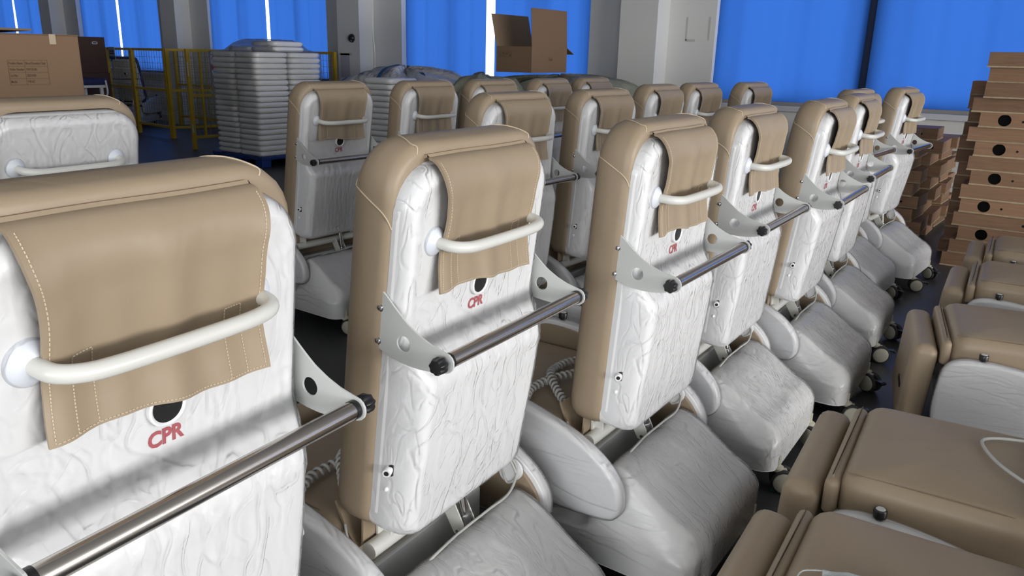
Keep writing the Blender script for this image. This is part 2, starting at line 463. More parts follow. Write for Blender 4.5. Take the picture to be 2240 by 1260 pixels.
def pad_ring(inset, t, n):
    lp = resample(rrect(-0.291 + inset, 0.291 - inset, -0.522 + inset, 0.388 - inset, (0.05, 0.05, 0.105, 0.105), 10), n)
    return [(t, y, z) for y, z in lp]
PADP = [(0.03, 0.012), (0.014, 0.013), (0.004, 0.006), (0.0, -0.012), (-0.002, -0.045), (0.0, -0.07), (0.008, -0.088), (0.02, -0.099), (0.04, -0.105), (0.075, -0.109)]
def make_pad(m):
    N = 112
    vv, ff = loft([pad_ring(i, t, N) for i, t in PADP], cap0=False)
    me = mesh('back_pad', vv, ff, m, True)
    return me
def pad_surface(y, z, k):
    """point on the pad's side at profile position k (float) nearest to outline direction (y, z)"""
    i = int(k); f = k - i; j = min(i + 1, len(PADP) - 1)
    ins = PADP[i][0] * (1 - f) + PADP[j][0] * f; t = PADP[i][1] * (1 - f) + PADP[j][1] * f
    lp = resample(rrect(-0.291 + ins, 0.291 - ins, -0.522 + ins, 0.388 - ins, (0.05, 0.05, 0.105, 0.105), 10), 240)
    q = min(lp, key=lambda p: (p[0] - y) ** 2 + (p[1] - z) ** 2)
    return Vector((t, q[0], q[1]))
def seam_mesh(sgn, kind):
    pts = []
    for i in range(9):
        f = i / 8; k = 1.2 + f * 6.6
        if kind == 'side': pts.append(pad_surface(sgn * 0.3, 0.215 + 0.105 * f ** 0.8, k))
        else: pts.append(pad_surface(sgn * (0.235 - 0.09 * f), 0.40, k))
    c = Vector((-0.045, 0, 0))
    out = []
    for p in pts:
        n = Vector((0, p.y / 0.29, 0)) if kind == 'side' else Vector((0, 0, 1))
        out.append(p + n * 0.0005)
    return MB().tube(catmull(out, 4), 0.0016, 6).me('seam', SEAM, smooth=True)

def shell_t(u, s):
    d = sd_rrect(u, s, -UX, UX, S0 - 0.045, S1, 0.10, 0.09)
    lower = 1 - sstep(-0.135, -0.02, s)
    dep = 0.047 + 0.064 * lower - 0.012 * sstep(-0.2, -0.5, s) * lower
    # rim, then the S-shaped rise to the raised body
    w = 0.048 + 0.030 * lower; k = max(0.0, min(1.0, d / w))
    f = 0.014 * sstep(0.0, 0.006, d) * (1 - k) + dep * (1 - (1 - k) ** 2.6)
    # soft waist: shallow dish in the upper panel
    return 0.004 + f
def shell_mesh(name, m, off, wr, n=120, rings=(.997, .993, .985, .975, .96, .945, .925, .90, .87, .83, .79, .74, .69, .63, .57, .5, .43, .36, .29, .22, .15, .08)):
    C = (0, -0.02)
    lp = resample(rrect(-UX, UX, S0, S1, (0.055, 0.055, 0.10, 0.10), 10), n)
    vv = []; R = []
    if off == 0: R.append([(-0.01, y, z) for y, z in lp])
    if off == 0: R.append([(shell_t(y, z) * 0.8 - 0.002, y, z) for y, z in lp])
    for f in rings:
        ring = []
        for y, z in lp:
            yy = C[0] + (y - C[0]) * f; zz = C[1] + (z - C[1]) * f
            t = shell_t(yy, zz) + off
            if wr:
                t += wr * (noise3(yy * 9, zz * 5, 3.1) + 0.5 * noise3(yy * 24, zz * 14, 9.7)) * sstep(1.0, 0.95, f)
                ee = abs(zz + 0.075)
                t += 0.010 * max(0, 1 - ee / 0.09) * (noise3(yy * 16, zz * 30, 1.3) + .5)   # slack film over the step
            ring.append((t, yy, zz))
        R.append(ring)
    vv, ff = loft(R, cap0=False, cap1=False)
    b = len(vv); t = shell_t(*C) + off; vv.append((t, C[0], C[1])); k0 = len(vv) - 1 - n
    for k in range(n): ff.append((k0 + k, k0 + (k + 1) % n, b))
    return mesh(name, vv, ff, m, True)

def wrap_mesh(nu=84, ns=132):
    """crumpled clear film over the shell, a grid sheet with real pleats"""
    vv = []; ff = []
    for j in range(ns + 1):
        s = S0 + 0.004 + (S1 - S0 - 0.008) * j / ns
        r, e = (0.10, S1 - s) if s > 0 else (0.055, s - S0)
        hw = UX - (r - math.sqrt(max(r * r - (r - e) ** 2, 0)) if e < r else 0)
        for i in range(nu + 1):
            u = (i / nu * 2 - 1) * (hw - 0.001)
            d = sd_rrect(u, s, -UX, UX, S0, S1, 0.10, 0.055)
            t = shell_t(u, s) + 0.0032
            k = sstep(0.0, 0.03, d)
            slack = max(0.0, 1 - abs(s + 0.072) / 0.095)
            n1 = noise3(u * 17, s * 17, 1.3); n2 = noise3(u * 38, s * 38, 5.1)
            ridge = (1 - min(1, abs(n1) * 4)) ** 2 + 0.6 * (1 - min(1, abs(n2) * 4)) ** 2
            t += k * slack * (0.006 + 0.010 * ridge * (0.6 + 0.4 * noise3(u * 6, s * 3, 8)))
            low = sstep(-0.13, -0.2, s); up = sstep(0.0, 0.08, s)
            p_ = noise3(u * 34, s * 4.5, 2.2); p2_ = noise3(u * 70 + s * 8, s * 9, 7.7)
            t += k * low * (0.0022 * (1 - min(1, abs(p_) * 2.7)) ** 2 + 0.0012 * p2_)
            q_ = noise3(u * 15 + s * 9, s * 13 - u * 5, 4.4); q2 = noise3(u * 33, s * 30, 6.6)
            t += k * up * (0.0023 * (1 - min(1, abs(q_) * 4.5)) ** 2 + 0.0020 * (1 - min(1, abs(q2) * 4)) ** 2 * sstep(0.12, 0.3, s))
            vv.append((t, u, s))
    w = nu + 1
    for j in range(ns):
        for i in range(nu): ff.append((j * w + i, j * w + i + 1, (j + 1) * w + i + 1, (j + 1) * w + i))
    return mesh('back_wrap', vv, ff, FILM, True)

def flap_mesh():
    """leatherette head flap: over the pad's crest and down the back of the shell"""
    path = [(0.010, 0.335), (0.010, 0.350), (0.017, 0.3595), (0.033, 0.3620), (0.050, 0.354), (0.066, 0.332), (0.073, 0.300), (0.071, 0.27), (0.069, 0.23), (0.066, 0.19), (0.064, 0.16), (0.067, 0.13), (0.073, 0.10), (0.079, 0.072)]
    P = catmull([(a, 0, b) for a, b in path], 3); n = 26; top = []; 
    L = len(P)
    for i, p in enumerate(P):
        f = i / (L - 1); row = []
        hw = 0.190 - 0.014 * sstep(0.35, 0.6, f) + 0.006 * sstep(0.75, 1.0, f)
        for k in range(n + 1):
            g = k / n * 2 - 1
            y = g * hw - 0.006
            e = abs(g) ** 6
            t = p.x + 0.010 * e * sstep(.25, .5, f) * (1 - .7 * sstep(.6, .75, f)) * (1 if g < 0 else .4)
            t += 0.0035 * math.sin(g * 7 + 1.2) * sstep(.3, .6, f) + 0.003 * math.sin(g * 13 + .5) * sstep(.35, .7, f)
            zz = p.z + (0.012 * (g * -.6) * sstep(.7, 1, f)) - 0.004 * math.sin(g * 4) * f - 0.009 * (1 - g * g) * 0
            row.append(Vector((t, y, zz)))
        top.append(row)
    th = 0.006
    vv = []; W = n + 1
    for i in range(L):
        for k in range(W): vv.append(top[i][k])
    for i in range(L):
        for k in range(W):
            a = top[min(i + 1, L - 1)][k] - top[max(i - 1, 0)][k]; b = top[i][min(k + 1, n)] - top[i][max(k - 1, 0)]
            nn = a.cross(b).normalized()
            vv.append(top[i][k] + nn * -th * (1 if nn.x * 1 + nn.z * .2 > 0 else -1))
    ff = []; B = L * W
    for i in range(L - 1):
        for k in range(n):
            q = (i * W + k, i * W + k + 1, (i + 1) * W + k + 1, (i + 1) * W + k); ff.append(q); ff.append(tuple(B + a for a in reversed(q)))
    for i in range(L - 1):
        for k in (0, n): ff.append((i * W + k, (i + 1) * W + k, B + (i + 1) * W + k, B + i * W + k))
    for k in range(n):
        for i in (0, L - 1): ff.append((i * W + k, i * W + k + 1, B + i * W + k + 1, B + i * W + k))
    me = MB().add(vv, ff).me('head_flap', TAN, auto=50)
    # stitching: dashes a little inside the side and lower edges and the two pocket lines
    st = MB()
    def surf(f, g):
        i = min(int(f * (L - 1)), L - 2); a = f * (L - 1) - i; kk = (g + 1) / 2 * n; k = min(int(kk), n - 1); b = kk - k
        q = top[i][k] * (1 - a) * (1 - b) + top[i + 1][k] * a * (1 - b) + top[i][k + 1] * (1 - a) * b + top[i + 1][k + 1] * a * b
        nn = (top[i + 1][k] - top[i][k]).cross(top[i][k + 1] - top[i][k]).normalized()
        if nn.x + nn.z * .2 < 0: nn = -nn
        return q + nn * 0.0006
    def dashes(fa, ga, fb, gb, n_):
        for q in range(n_):
            a = (q + .15) / n_; b = (q + .8) / n_
            st.tube([surf(fa + (fb - fa) * a, ga + (gb - ga) * a), surf(fa + (fb - fa) * b, ga + (gb - ga) * b)], 0.0010, 4)
    for g in (-.955, .955): dashes(.3, g, .985, g, 52)
    dashes(.985, -.95, .985, .95, 60)
    for g in (-.78, -.60, .78, .60): dashes(.70, g, .985, g, 22)
    for g in (-.78, .60): dashes(.70, g, .70, g + .18, 6)
    return me, st.me('stitching', SEAM)

def bracket_mesh(sgn):
    up = [(-0.006, 0.093), (0.018, 0.076), (0.039, 0.060), (0.060, 0.045), (0.082, 0.031), (0.112, 0.018), (0.143, 0.009), (0.176, 0.0045)]
    end = [(0.181 + 0.0225 * math.cos(math.radians(a)), -0.018 + 0.0225 * math.sin(math.radians(a))) for a in range(80, -100, -15)]
    lo = [(0.170, -0.0425), (0.149, -0.050), (0.120, -0.056), (0.092, -0.0585), (0.064, -0.0585), (0.037, -0.056), (0.012, -0.049), (-0.006, -0.042)]
    outer = resample(up + end + lo, 64)
    c = (0.072, -0.014); inner = []
    # hole loop matched by angle so the ring faces do not cross
    ang = [math.atan2(z - c[1], x - c[0]) for x, z in outer]
    inner = [(c[0] + 0.0175 * math.cos(a), c[1] + 0.0175 * math.sin(a)) for a in ang]
    M_ = Matrix(((1, 0, 0, 0), (0, 0, 1, sgn * 0.284), (0, 1, 0, 0), (0, 0, 0, 1)))
    return MB().ringplate(outer, inner, -0.0022, 0.0022, M_).me('towel_bracket', GREYW, bevel=0.0007, seg=1)

def axis_m(p, d):
    """matrix taking +z to direction d at point p"""
    d = Vector(d).normalized(); q = Vector((0, 0, 1)).rotation_difference(d)
    return Matrix.Translation(Vector(p)) @ q.to_matrix().to_4x4()

def knob_mesh(name='clamp_knob', r=0.019, h=0.024):
    prof = []
    n = 48
    vv = []
    for (rr, hh) in ((0.35, -0.35 * h), (0.40, 0.0), (0.86, 0.0), (1.0, 0.2 * h), (1.0, 0.75 * h), (0.85, h), (0.2, h * 1.02)):
        for k in range(n):
            a = 2 * math.pi * k / n; lob = 1 - (0.17 * (0.5 + 0.5 * math.cos(7 * a)) if rr > .6 else 0)
            vv.append((r * rr * lob * math.cos(a), r * rr * lob * math.sin(a), hh))
    ff = []
    for i in range(6):
        for k in range(n): ff.append((i * n + k, i * n + (k + 1) % n, (i + 1) * n + (k + 1) % n, (i + 1) * n + k))
    ff.append(tuple(range(n - 1, -1, -1))); ff.append(tuple(6 * n + k for k in range(n)))
    return MB().add(vv, ff).me(name, BLACK, auto=40)

def cushion(name, m, x0, x1, y0, y1, z0, z1, r, rv, crown=0.012, n=80):
    """rounded upholstered block: plan radius r, edge radius rv, crowned top"""
    rings = []
    def ring(inset, z, c=0):
        lp = resample(rrect(x0 + inset, x1 - inset, y0 + inset, y1 - inset, max(r - inset * .6, .004), 6), n)
        return [(x, y, z) for x, y in lp]
    K = 5
    for k in range(K + 1):
        a = math.pi / 2 * k / K; rings.append(ring(rv * .6 * (1 - math.sin(a)), z0 + rv * .6 * (1 - math.cos(a))))
    for k in range(K + 1):
        a = math.pi / 2 * k / K; rings.append(ring(rv * (1 - math.cos(a)), z1 - rv + rv * math.sin(a)))
    ins = rv
    for f in (0.25, 0.55, 0.9):
        w = min(x1 - x0, y1 - y0) / 2 - rv; rings.append(ring(rv + w * f, z1 + crown * (1 - (1 - f) ** 2)))
    vv, ff = loft(rings)
    return mesh(name, vv, ff, m, True)

ARM = [(-0.64, 0.30), (-0.665, 0.36), (-0.66, 0.50), (-0.645, 0.57), (-0.60, 0.605), (-0.52, 0.612), (-0.40, 0.600), (-0.25, 0.570), (-0.12, 0.535), (-0.03, 0.498), (0.04, 0.45), (0.082, 0.395), (0.092, 0.34), (0.08, 0.305), (0.04, 0.285), (-0.1, 0.275), (-0.35, 0.275), (-0.55, 0.28)]
def arm_mesh(name, m, y0, y1, grow, rv, sgn, x_off=0, z_off=0, lower=0):
    lp = [(v.x, v.z) for v in catmull([(a, 0, b) for a, b in ARM], 5, closed=True)]
    c = (-0.28, 0.43)
    def off(g):
        out = []
        L = len(lp)
        for i in range(L):
            a = Vector(lp[i - 1]); b = Vector(lp[(i + 1) % L]); t = (b - a).normalized(); nrm = Vector((-t.y, t.x))
            if nrm.dot(Vector(lp[i]) - Vector(c)) < 0: nrm = -nrm
            q = Vector(lp[i]) + nrm * g; out.append((q.x, q.y))
        return out
    rings = []
    for k in range(5):
        a = math.pi / 2 * k / 4; rings.append([(x, sgn * (y0 + rv * (1 - math.cos(a)) * 0.5), z) for x, z in off(grow - rv * .5 * (1 - math.sin(a)))])
    for k in range(5):
        a = math.pi / 2 * k / 4; rings.append([(x, sgn * (y1 - rv * (1 - math.sin(a))), z) for x, z in off(grow - rv * (1 - math.cos(a)))])
    vv, ff = loft(rings)
    return MB().add(vv, ff).me(name, m, auto=50)

def base_z(v, u):
    hump = sstep(0.315, 0.255, abs(u))
    z = 0.415 - 0.155 * sstep(0.02, 0.34, v) if v > 0.02 else 0.415 - 0.155 * sstep(0.02, -0.05, v)
    z = z if v > -0.05 else 0.26
    return z - 0.055 * (1 - hump)
def base_mesh(name, m, off=0.0, wr=0.0):
    x0, x1, y0, y1 = -0.62, 0.33, -0.318, 0.318
    n = 128; lp = resample(rrect(x0, x1, y0, y1, (0.05, 0.07, 0.07, 0.05), 8), n); C = (-0.06, 0)
    R = []
    for z in (0.10, 0.15, 0.19): R.append([(x * 1.0, y, z) for x, y in lp])
    for f in (0.998, 0.992, 0.982, 0.965, 0.945, 0.92, 0.89, 0.86, 0.82, 0.78, 0.74, 0.69, 0.64, 0.58, 0.51, 0.44, 0.36, 0.28, 0.2, 0.1):
        ring = []
        for x, y in lp:
            xx = C[0] + (x - C[0]) * f; yy = y * f
            d = sd_rrect(xx, yy, x0, x1, y0, y1, 0.07, 0.07)
            zt = base_z(xx, yy); z = 0.19 + (zt - 0.19) * math.sqrt(max(0, 1 - (1 - min(d / 0.055, 1)) ** 2))
            ring.append((xx, yy, z + (wr * noise3(xx * 10, yy * 10, 2) if wr else 0)))
        R.append(ring)
    if off:
        R = [[(C[0] + (x - C[0]) * (1 + off * 1.2), y * (1 + off * 1.6), z + off) for x, y, z in rg] for rg in R]
    vv, ff = loft(R, cap0=False)
    return mesh(name, vv, ff, m, True)

def helix(path, r, turns, rw, n=9):
    P = catmull(path, 24); L = [0]
    for a, b in zip(P, P[1:]): L.append(L[-1] + (b - a).length)
    out = []; N = int(turns * n)
    nrm = None
    for i in range(N + 1):
        d = L[-1] * i / N
        j = max(k for k in range(len(L)) if L[k] <= d + 1e-9); j = min(j, len(P) - 2)
        t = (P[j + 1] - P[j]).normalized(); f = (d - L[j]) / max(L[j + 1] - L[j], 1e-9); p = P[j].lerp(P[j + 1], f)
        if nrm is None: nrm = t.orthogonal().normalized()
        nrm = (nrm - t * nrm.dot(t)).normalized(); b = t.cross(nrm); a = 2 * math.pi * i / n
        out.append(p + (nrm * math.cos(a) + b * math.sin(a)) * r)
    return MB().tube(out, rw, 5)

def caster(parent_, x, y, rz, meshes):
    c = obj('caster', meshes['fork'], parent_, (x, y, 0), (0, 0, rz))
    for s in (-1, 1):
        w = obj('wheel', meshes['tyre'], c, (0.028, s * 0.021, 0.05))
        w2 = obj('hub_cover', meshes['hub'], c, (0.028, s * 0.034, 0.05), (0, 0, 0 if s > 0 else math.pi))
    obj('brake_lever', meshes['lever'], c)
    return c
def caster_meshes():
    fork = MB().lathe([(0.012, 0.085), (0.024, 0.09), (0.026, 0.105), (0.012, 0.112), (0.012, 0.15)], 16).box(-0.004, 0.038, -0.010, 0.010, 0.04, 0.098)
    tyre = MB().lathe([(0.034, -0.010), (0.046, -0.010), (0.05, -0.006), (0.05, 0.006), (0.046, 0.010), (0.034, 0.010)], 24, axis_m((0, 0, 0), (0, 1, 0)))
    hub = MB().lathe([(0.041, -0.002), (0.040, 0.002), (0.032, 0.006), (0.012, 0.008)], 24, axis_m((0, 0, 0), (0, 1, 0)))
    lever = MB().box(0.04, 0.105, -0.016, 0.016, 0.07, 0.078).box(0.095, 0.11, -0.018, 0.018, 0.062, 0.074)
    return dict(fork=fork.me('caster', CREAM, bevel=.002), tyre=tyre.me('wheel', RUBBER, auto=40), hub=hub.me('hub_cover', CREAM, auto=40), lever=lever.me('brake_lever', BLACK, bevel=.003))
CAST = caster_meshes()
PADM = make_pad(TAN)
KNOBM = knob_mesh()
FLAPM, STITCHM = flap_mesh()
WRAPM = wrap_mesh()

def build_chair(pad_mesh, tan, kind='upright'):
    t = empty('donation_chair')
    # ---- backrest
    p = obj('back_pad', pad_mesh, t)
    for s in (-1, 1):
        for kd in ('side', 'top'): obj('seam', seam_mesh(s, kd), p)
    sh_ = obj('back_shell', shell_mesh('back_shell', SHELLW, 0, 0), t)
    obj('back_wrap', WRAPM, t)
    if kind != 'plain':
        fl = obj('head_flap', FLAPM, t)
        stt = obj('stitching', STITCHM, fl); stt['kind'] = 'stuff'
    hp = [(0.035, -0.186, 0.187), (0.075, -0.186, 0.187), (0.098, -0.180, 0.186), (0.113, -0.160, 0.185), (0.120, -0.128, 0.184), (0.123, -0.06, 0.184), (0.123, 0.06, 0.184), (0.120, 0.112, 0.184), (0.113, 0.144, 0.185), (0.098, 0.163, 0.186), (0.075, 0.170, 0.187), (0.035, 0.170, 0.187)]
    h = obj('push_handle', MB().tube(catmull(hp, 5), 0.0128, 14).me('push_handle', IVORY, smooth=True), t)
    for s in (-1, 1):
        obj('handle_flange', MB().lathe([(0.034, 0.0), (0.0335, 0.004), (0.029, 0.010), (0.020, 0.017), (0.0135, 0.020)], 28, axis_m((0.047, -0.008 + s * 0.178, 0.187), (1, 0, 0))).me('handle_flange', FLANGE, auto=60), h)
    for s in (-1, 1):
        b = obj('towel_bracket', bracket_mesh(s), t)
        for z in (0.046, -0.030):
            obj('bolt', MB().lathe([(0.0085, 0), (0.0085, 0.0012), (0.0062, 0.0014), (0.0058, 0.004), (0.003, 0.0055)], 14, axis_m((0.003, s * 0.2862, z), (0, s, 0))).me('bolt', CHROME, auto=40), b)
        k = obj('clamp_knob', KNOBM, t)
        k.matrix_basis = axis_m((0.181, s * 0.294, -0.018), (0, s, 0))
    r = obj('towel_rail', MB().tube([(0.181, -0.281, -0.018), (0.181, 0.281, -0.018)], 0.0165, 28).me('towel_rail', STEEL, auto=40), t)
    for s in (-1, 1):
        obj('rail_collar', MB().lathe([(0.0175, 0), (0.0175, 0.010)], 24, axis_m((0.181, s * 0.270, -0.018), (0, s, 0))).me('rail_collar', BLACK, auto=40), r)
    tz = shell_t(0, 0.052)
    hl = obj('release_hole', MB().lathe([(0.032, -0.010), (0.032, 0.003), (0.029, 0.005), (0.026, 0.003), (0.024, 0.0)], 32, axis_m((tz + 0.0068, 0, 0.054), (1, 0, 0)), cap=False).me('release_hole', SHELLW, auto=40), t)
    obj('hole_liner', MB().lathe([(0.026, 0.0022), (0.02, 0.0016), (0.001, 0.001)], 28, axis_m((tz + 0.0068, 0, 0.054), (1, 0, 0))).me('hole_liner', BLACK, auto=40), hl)
    cp = obj('cpr_lettering', CPRM, t)
    tt = shell_t(0, 0)
    cp.matrix_basis = Matrix(((0, 0, 1, tt + 0.0012), (1, 0, 0, 0), (0, 1, 0, 0.0), (0, 0, 0, 1)))
    cp['label'] = 'red CPR lettering'
    for s in (-1, 1):
        px_ = shell_t(0.268, -0.338)
        pn = obj('hinge_pin', MB().lathe([(0.0095, -0.010), (0.0105, 0.0), (0.0105, 0.013), (0.0095, 0.0145)], 18, axis_m((px_ - 0.004, s * 0.276, -0.338), (0.45, s, 0))).me('hinge_pin', SHELLW, auto=40), t)
        obj('pin_bore', MB().lathe([(0.0058, 0.0), (0.0058, 0.0006)], 14, axis_m((px_ - 0.004 + 0.0146 * 0.41, s * (0.276 + 0.0146 * 0.912), -0.338), (0.45, s, 0))).me('pin_bore', BLACK), pn)
        obj('pin_slot', MB().lathe([(0.0145, 0.0), (0.0145, 0.0045)], 18, axis_m((px_ - 0.002, s * 0.268, -0.340), (1, s * 0.55, 0))).me('pin_slot', BLACK), pn)
        obj('rivet', MB().lathe([(0.006, 0), (0.005, 0.003), (0.002, 0.0042)], 12, axis_m((shell_t(0.272, -0.392) + 0.003, s * 0.272, -0.392), (1, s * 0.6, 0))).me('rivet', SHELLW, auto=40), t)
    # ---- seat, arms
    st_ = obj('seat_cushion', cushion('seat_cushion', tan, -0.635, -0.13, -0.295, 0.295, 0.385, 0.535, 0.05, 0.05), t)
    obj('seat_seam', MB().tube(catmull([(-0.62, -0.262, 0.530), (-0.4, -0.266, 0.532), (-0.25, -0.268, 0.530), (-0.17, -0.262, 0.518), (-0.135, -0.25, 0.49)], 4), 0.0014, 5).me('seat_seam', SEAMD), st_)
    gp = [(-0.17, 0.575), (-0.15, 0.53), (-0.135, 0.50), (-0.118, 0.480), (-0.100, 0.474), (-0.088, 0.485), (-0.084, 0.53), (-0.082, 0.585)]
    gv = []; gf = []
    GP = catmull([(a, 0, b) for a, b in gp], 3)
    for s in (-0.27, 0.27):
        for q in GP: gv.append((q.x, s, q.z))
        for q in GP: gv.append((q.x + 0.006, s, q.z + 0.006))
    L = len(GP)
    for i in range(L - 1):
        gf += [(i, i + 1, 2 * L + i + 1, 2 * L + i), (L + i + 1, L + i, 3 * L + i, 3 * L + i + 1), (i + 1, i, L + i, L + i + 1), (2 * L + i, 2 * L + i + 1, 3 * L + i + 1, 3 * L + i)]
    obj('gusset', MB().add(gv, gf).me('gusset', tan, auto=50), t)
    lowered = -0.165 if kind == 'flat' else 0.0
    for s in (-1, 1):
        a = obj('armrest', arm_mesh('armrest', SHELLW, 0.308, 0.352, 0.006, 0.018, s), t, (0, 0, lowered))
        obj('arm_pad', arm_mesh('arm_pad', tan, 0.296, 0.312, -0.012, 0.01, s), a)
        obj('arm_wrap', arm_mesh('arm_wrap', FILMB, 0.310, 0.355, 0.010, 0.018, s), a)
        obj('arm_knob', MB().lathe([(0.010, 0.0), (0.010, 0.012), (0.017, 0.014), (0.018, 0.034), (0.015, 0.038)], 20, Matrix.Translation((-0.52, s * 0.330, 0.612))).me('arm_knob', BLACK, auto=40), a)
        obj('knob_cap', MB().lathe([(0.013, 0.0375), (0.011, 0.0395)], 18, Matrix.Translation((-0.52, s * 0.330, 0.612))).me('knob_cap', GREYW), a)
    # ---- leg rest
    if kind == 'flat':
        lg = obj('leg_rest', cushion('leg_rest', tan, -0.052, 0.052, -0.30, 0.30, -0.39, 0.0, 0.03, 0.04, 0.0), t, (-0.728, 0, 0.475), (0, math.radians(3), 0))
        obj('hand_slot', MB().prism(rrect(-0.07, 0.07, -0.011, 0.011, 0.0105, 6), -0.002, 0.003, Matrix(((0, 0, -1, -0.053), (1, 0, 0, -0.12), (0, 1, 0, -0.24), (0, 0, 0, 1)))).me('hand_slot', HOLE), lg)
        obj('knee_gusset', cushion('knee_gusset', tan, -0.672, -0.632, -0.29, 0.29, 0.40, 0.505, 0.015, 0.018), t)
    else:
        obj('leg_rest', cushion('leg_rest', tan, -0.755, -0.668, -0.29, 0.29, 0.13, 0.53, 0.03, 0.035), t)
    # ---- frame and lift
    fr = MB().tube([(-0.062, -0.27, 0.478), (-0.062, 0.27, 0.478)], 0.0215, 18)
    frame = obj('cross_tube', fr.me('cross_tube', IVORY, auto=40), t)
    for s in (-1, 1):
        obj('lift_plate', MB().box(-0.078, -0.070, s * 0.205 - 0.022, s * 0.205 + 0.022, 0.49, 0.60).box(-0.078, -0.045, s * 0.205 - 0.004, s * 0.205 + 0.004, 0.49, 0.585).me('lift_plate', IVORY, bevel=.0015), frame)
        obj('pivot_plate', MB().prism([(-0.078, 0.455), (-0.03, 0.375), (-0.004, 0.372), (0.006, 0.392), (0.0, 0.412), (-0.045, 0.495)], -0.002, 0.002, Matrix(((1, 0, 0, 0), (0, 0, 1, 0.055 + s * 0.024), (0, 1, 0, 0), (0, 0, 0, 1)))).me('pivot_plate', IVORY, bevel=.001), frame)
    obj('gas_strut', MB().tube([(-0.012, 0.055, 0.392), (-0.044, 0.055, 0.62)], 0.0135, 18).tube([(-0.008, 0.055, 0.370), (-0.017, 0.055, 0.425)], 0.018, 16).me('gas_strut', CHROME, auto=40), frame)
    obj('pivot_pin', MB().tube([(-0.012, 0.018, 0.392), (-0.012, 0.092, 0.392)], 0.006, 10).me('pivot_pin', CHROME), frame)
    obj('lift_column', MB().box(-0.46, -0.085, -0.235, 0.235, 0.22, 0.40).me('lift_column', GREYW, bevel=.006), t)
    obj('seat_frame', MB().box(-0.60, -0.10, -0.24, 0.24, 0.385, 0.40).box(-0.60, -0.13, 0.16, 0.20, 0.35, 0.385).box(-0.60, -0.13, -0.20, -0.16, 0.35, 0.385).me('seat_frame', IVORY), t)
    bs = obj('base_cover', base_mesh('base_cover', SHELLD), t)
    obj('base_wrap', base_mesh('base_wrap', FILMB, 0.006, 0.006), t)
    for x, y, a in ((0.325, -0.24, 0.4), (0.325, 0.24, -0.5), (-0.53, -0.25, 2.6), (-0.53, 0.25, 0.3)): caster(t, x, y, a, CAST)
    # ---- cables
    if kind == 'flat': return t
    obj('coil_cable', helix([(-0.300, -0.262, 0.560), (-0.318, -0.20, 0.563), (-0.305, -0.11, 0.568), (-0.27, -0.02, 0.568), (-0.235, 0.06, 0.566), (-0.27, 0.12, 0.566), (-0.33, 0.09, 0.566), (-0.345, 0.0, 0.566), (-0.31, -0.10, 0.580), (-0.24, -0.17, 0.568), (-0.175, -0.222, 0.556)], 0.0112, 40, 0.0052).me('coil_cable', CORD, smooth=True), t)
    obj('cable_clip', MB().lathe([(0.034, 0), (0.034, 0.006), (0.022, 0.010), (0.022, 0.022), (0.032, 0.024), (0.032, 0.028)], 24, axis_m((-0.01, 0.294, 0.455), (0, -1, 0))).me('cable_clip', SHELLW, auto=40), t)
    obj('cord', MB().tube(catmull([(-0.175, -0.222, 0.556), (-0.14, -0.268, 0.52), (-0.09, -0.288, 0.45), (-0.03, -0.27, 0.385), (0.015, -0.20, 0.40), (0.03, -0.12, 0.425), (0.02, -0.02, 0.42), (0.03, 0.10, 0.43), (0.035, 0.20, 0.435), (0.02, 0.265, 0.47), (-0.005, 0.265, 0.505), (-0.03, 0.265, 0.47), (-0.01, 0.262, 0.425), (0.02, 0.262, 0.46), (0.0, 0.24, 0.53)], 6), 0.0038, 7).me('cord', CORD, smooth=True), t)
    return t

CPRM = text_mesh('CPR', 0.036, RED, offset=0.0012, sx=0.92)

def set_back(root, lean, T=(0, 0, ZT)):
    m = Matrix.Translation(T) @ Matrix.Rotation(math.radians(lean), 4, 'Y')
    for ch in root.children:
        nm = ch.name.split('.')[0]
        if nm in BACK:
            base = LOCAL.get(nm + str(round(ch.matrix_basis.translation.y, 3)), None)
            ch.matrix_basis = m @ ORIG[ch.name] if ch.name in ORIG else m @ ch.matrix_basis
ORIG = {}; LOCAL = {}

def clone(root):
    r = root.copy(); COL.objects.link(r)
    for ch in list(root.children):
        c = ch.copy(); COL.objects.link(c); c.parent = r
        if ch.name in ORIG: ORIG[c.name] = ORIG[ch.name]
        for g in list(ch.children):
            d = g.copy(); COL.objects.link(d); d.parent = c
    return r
def remember(root):
    for ch in root.children:
        if ch.name.split('.')[0] in BACK: ORIG[ch.name] = ch.matrix_basis.copy()

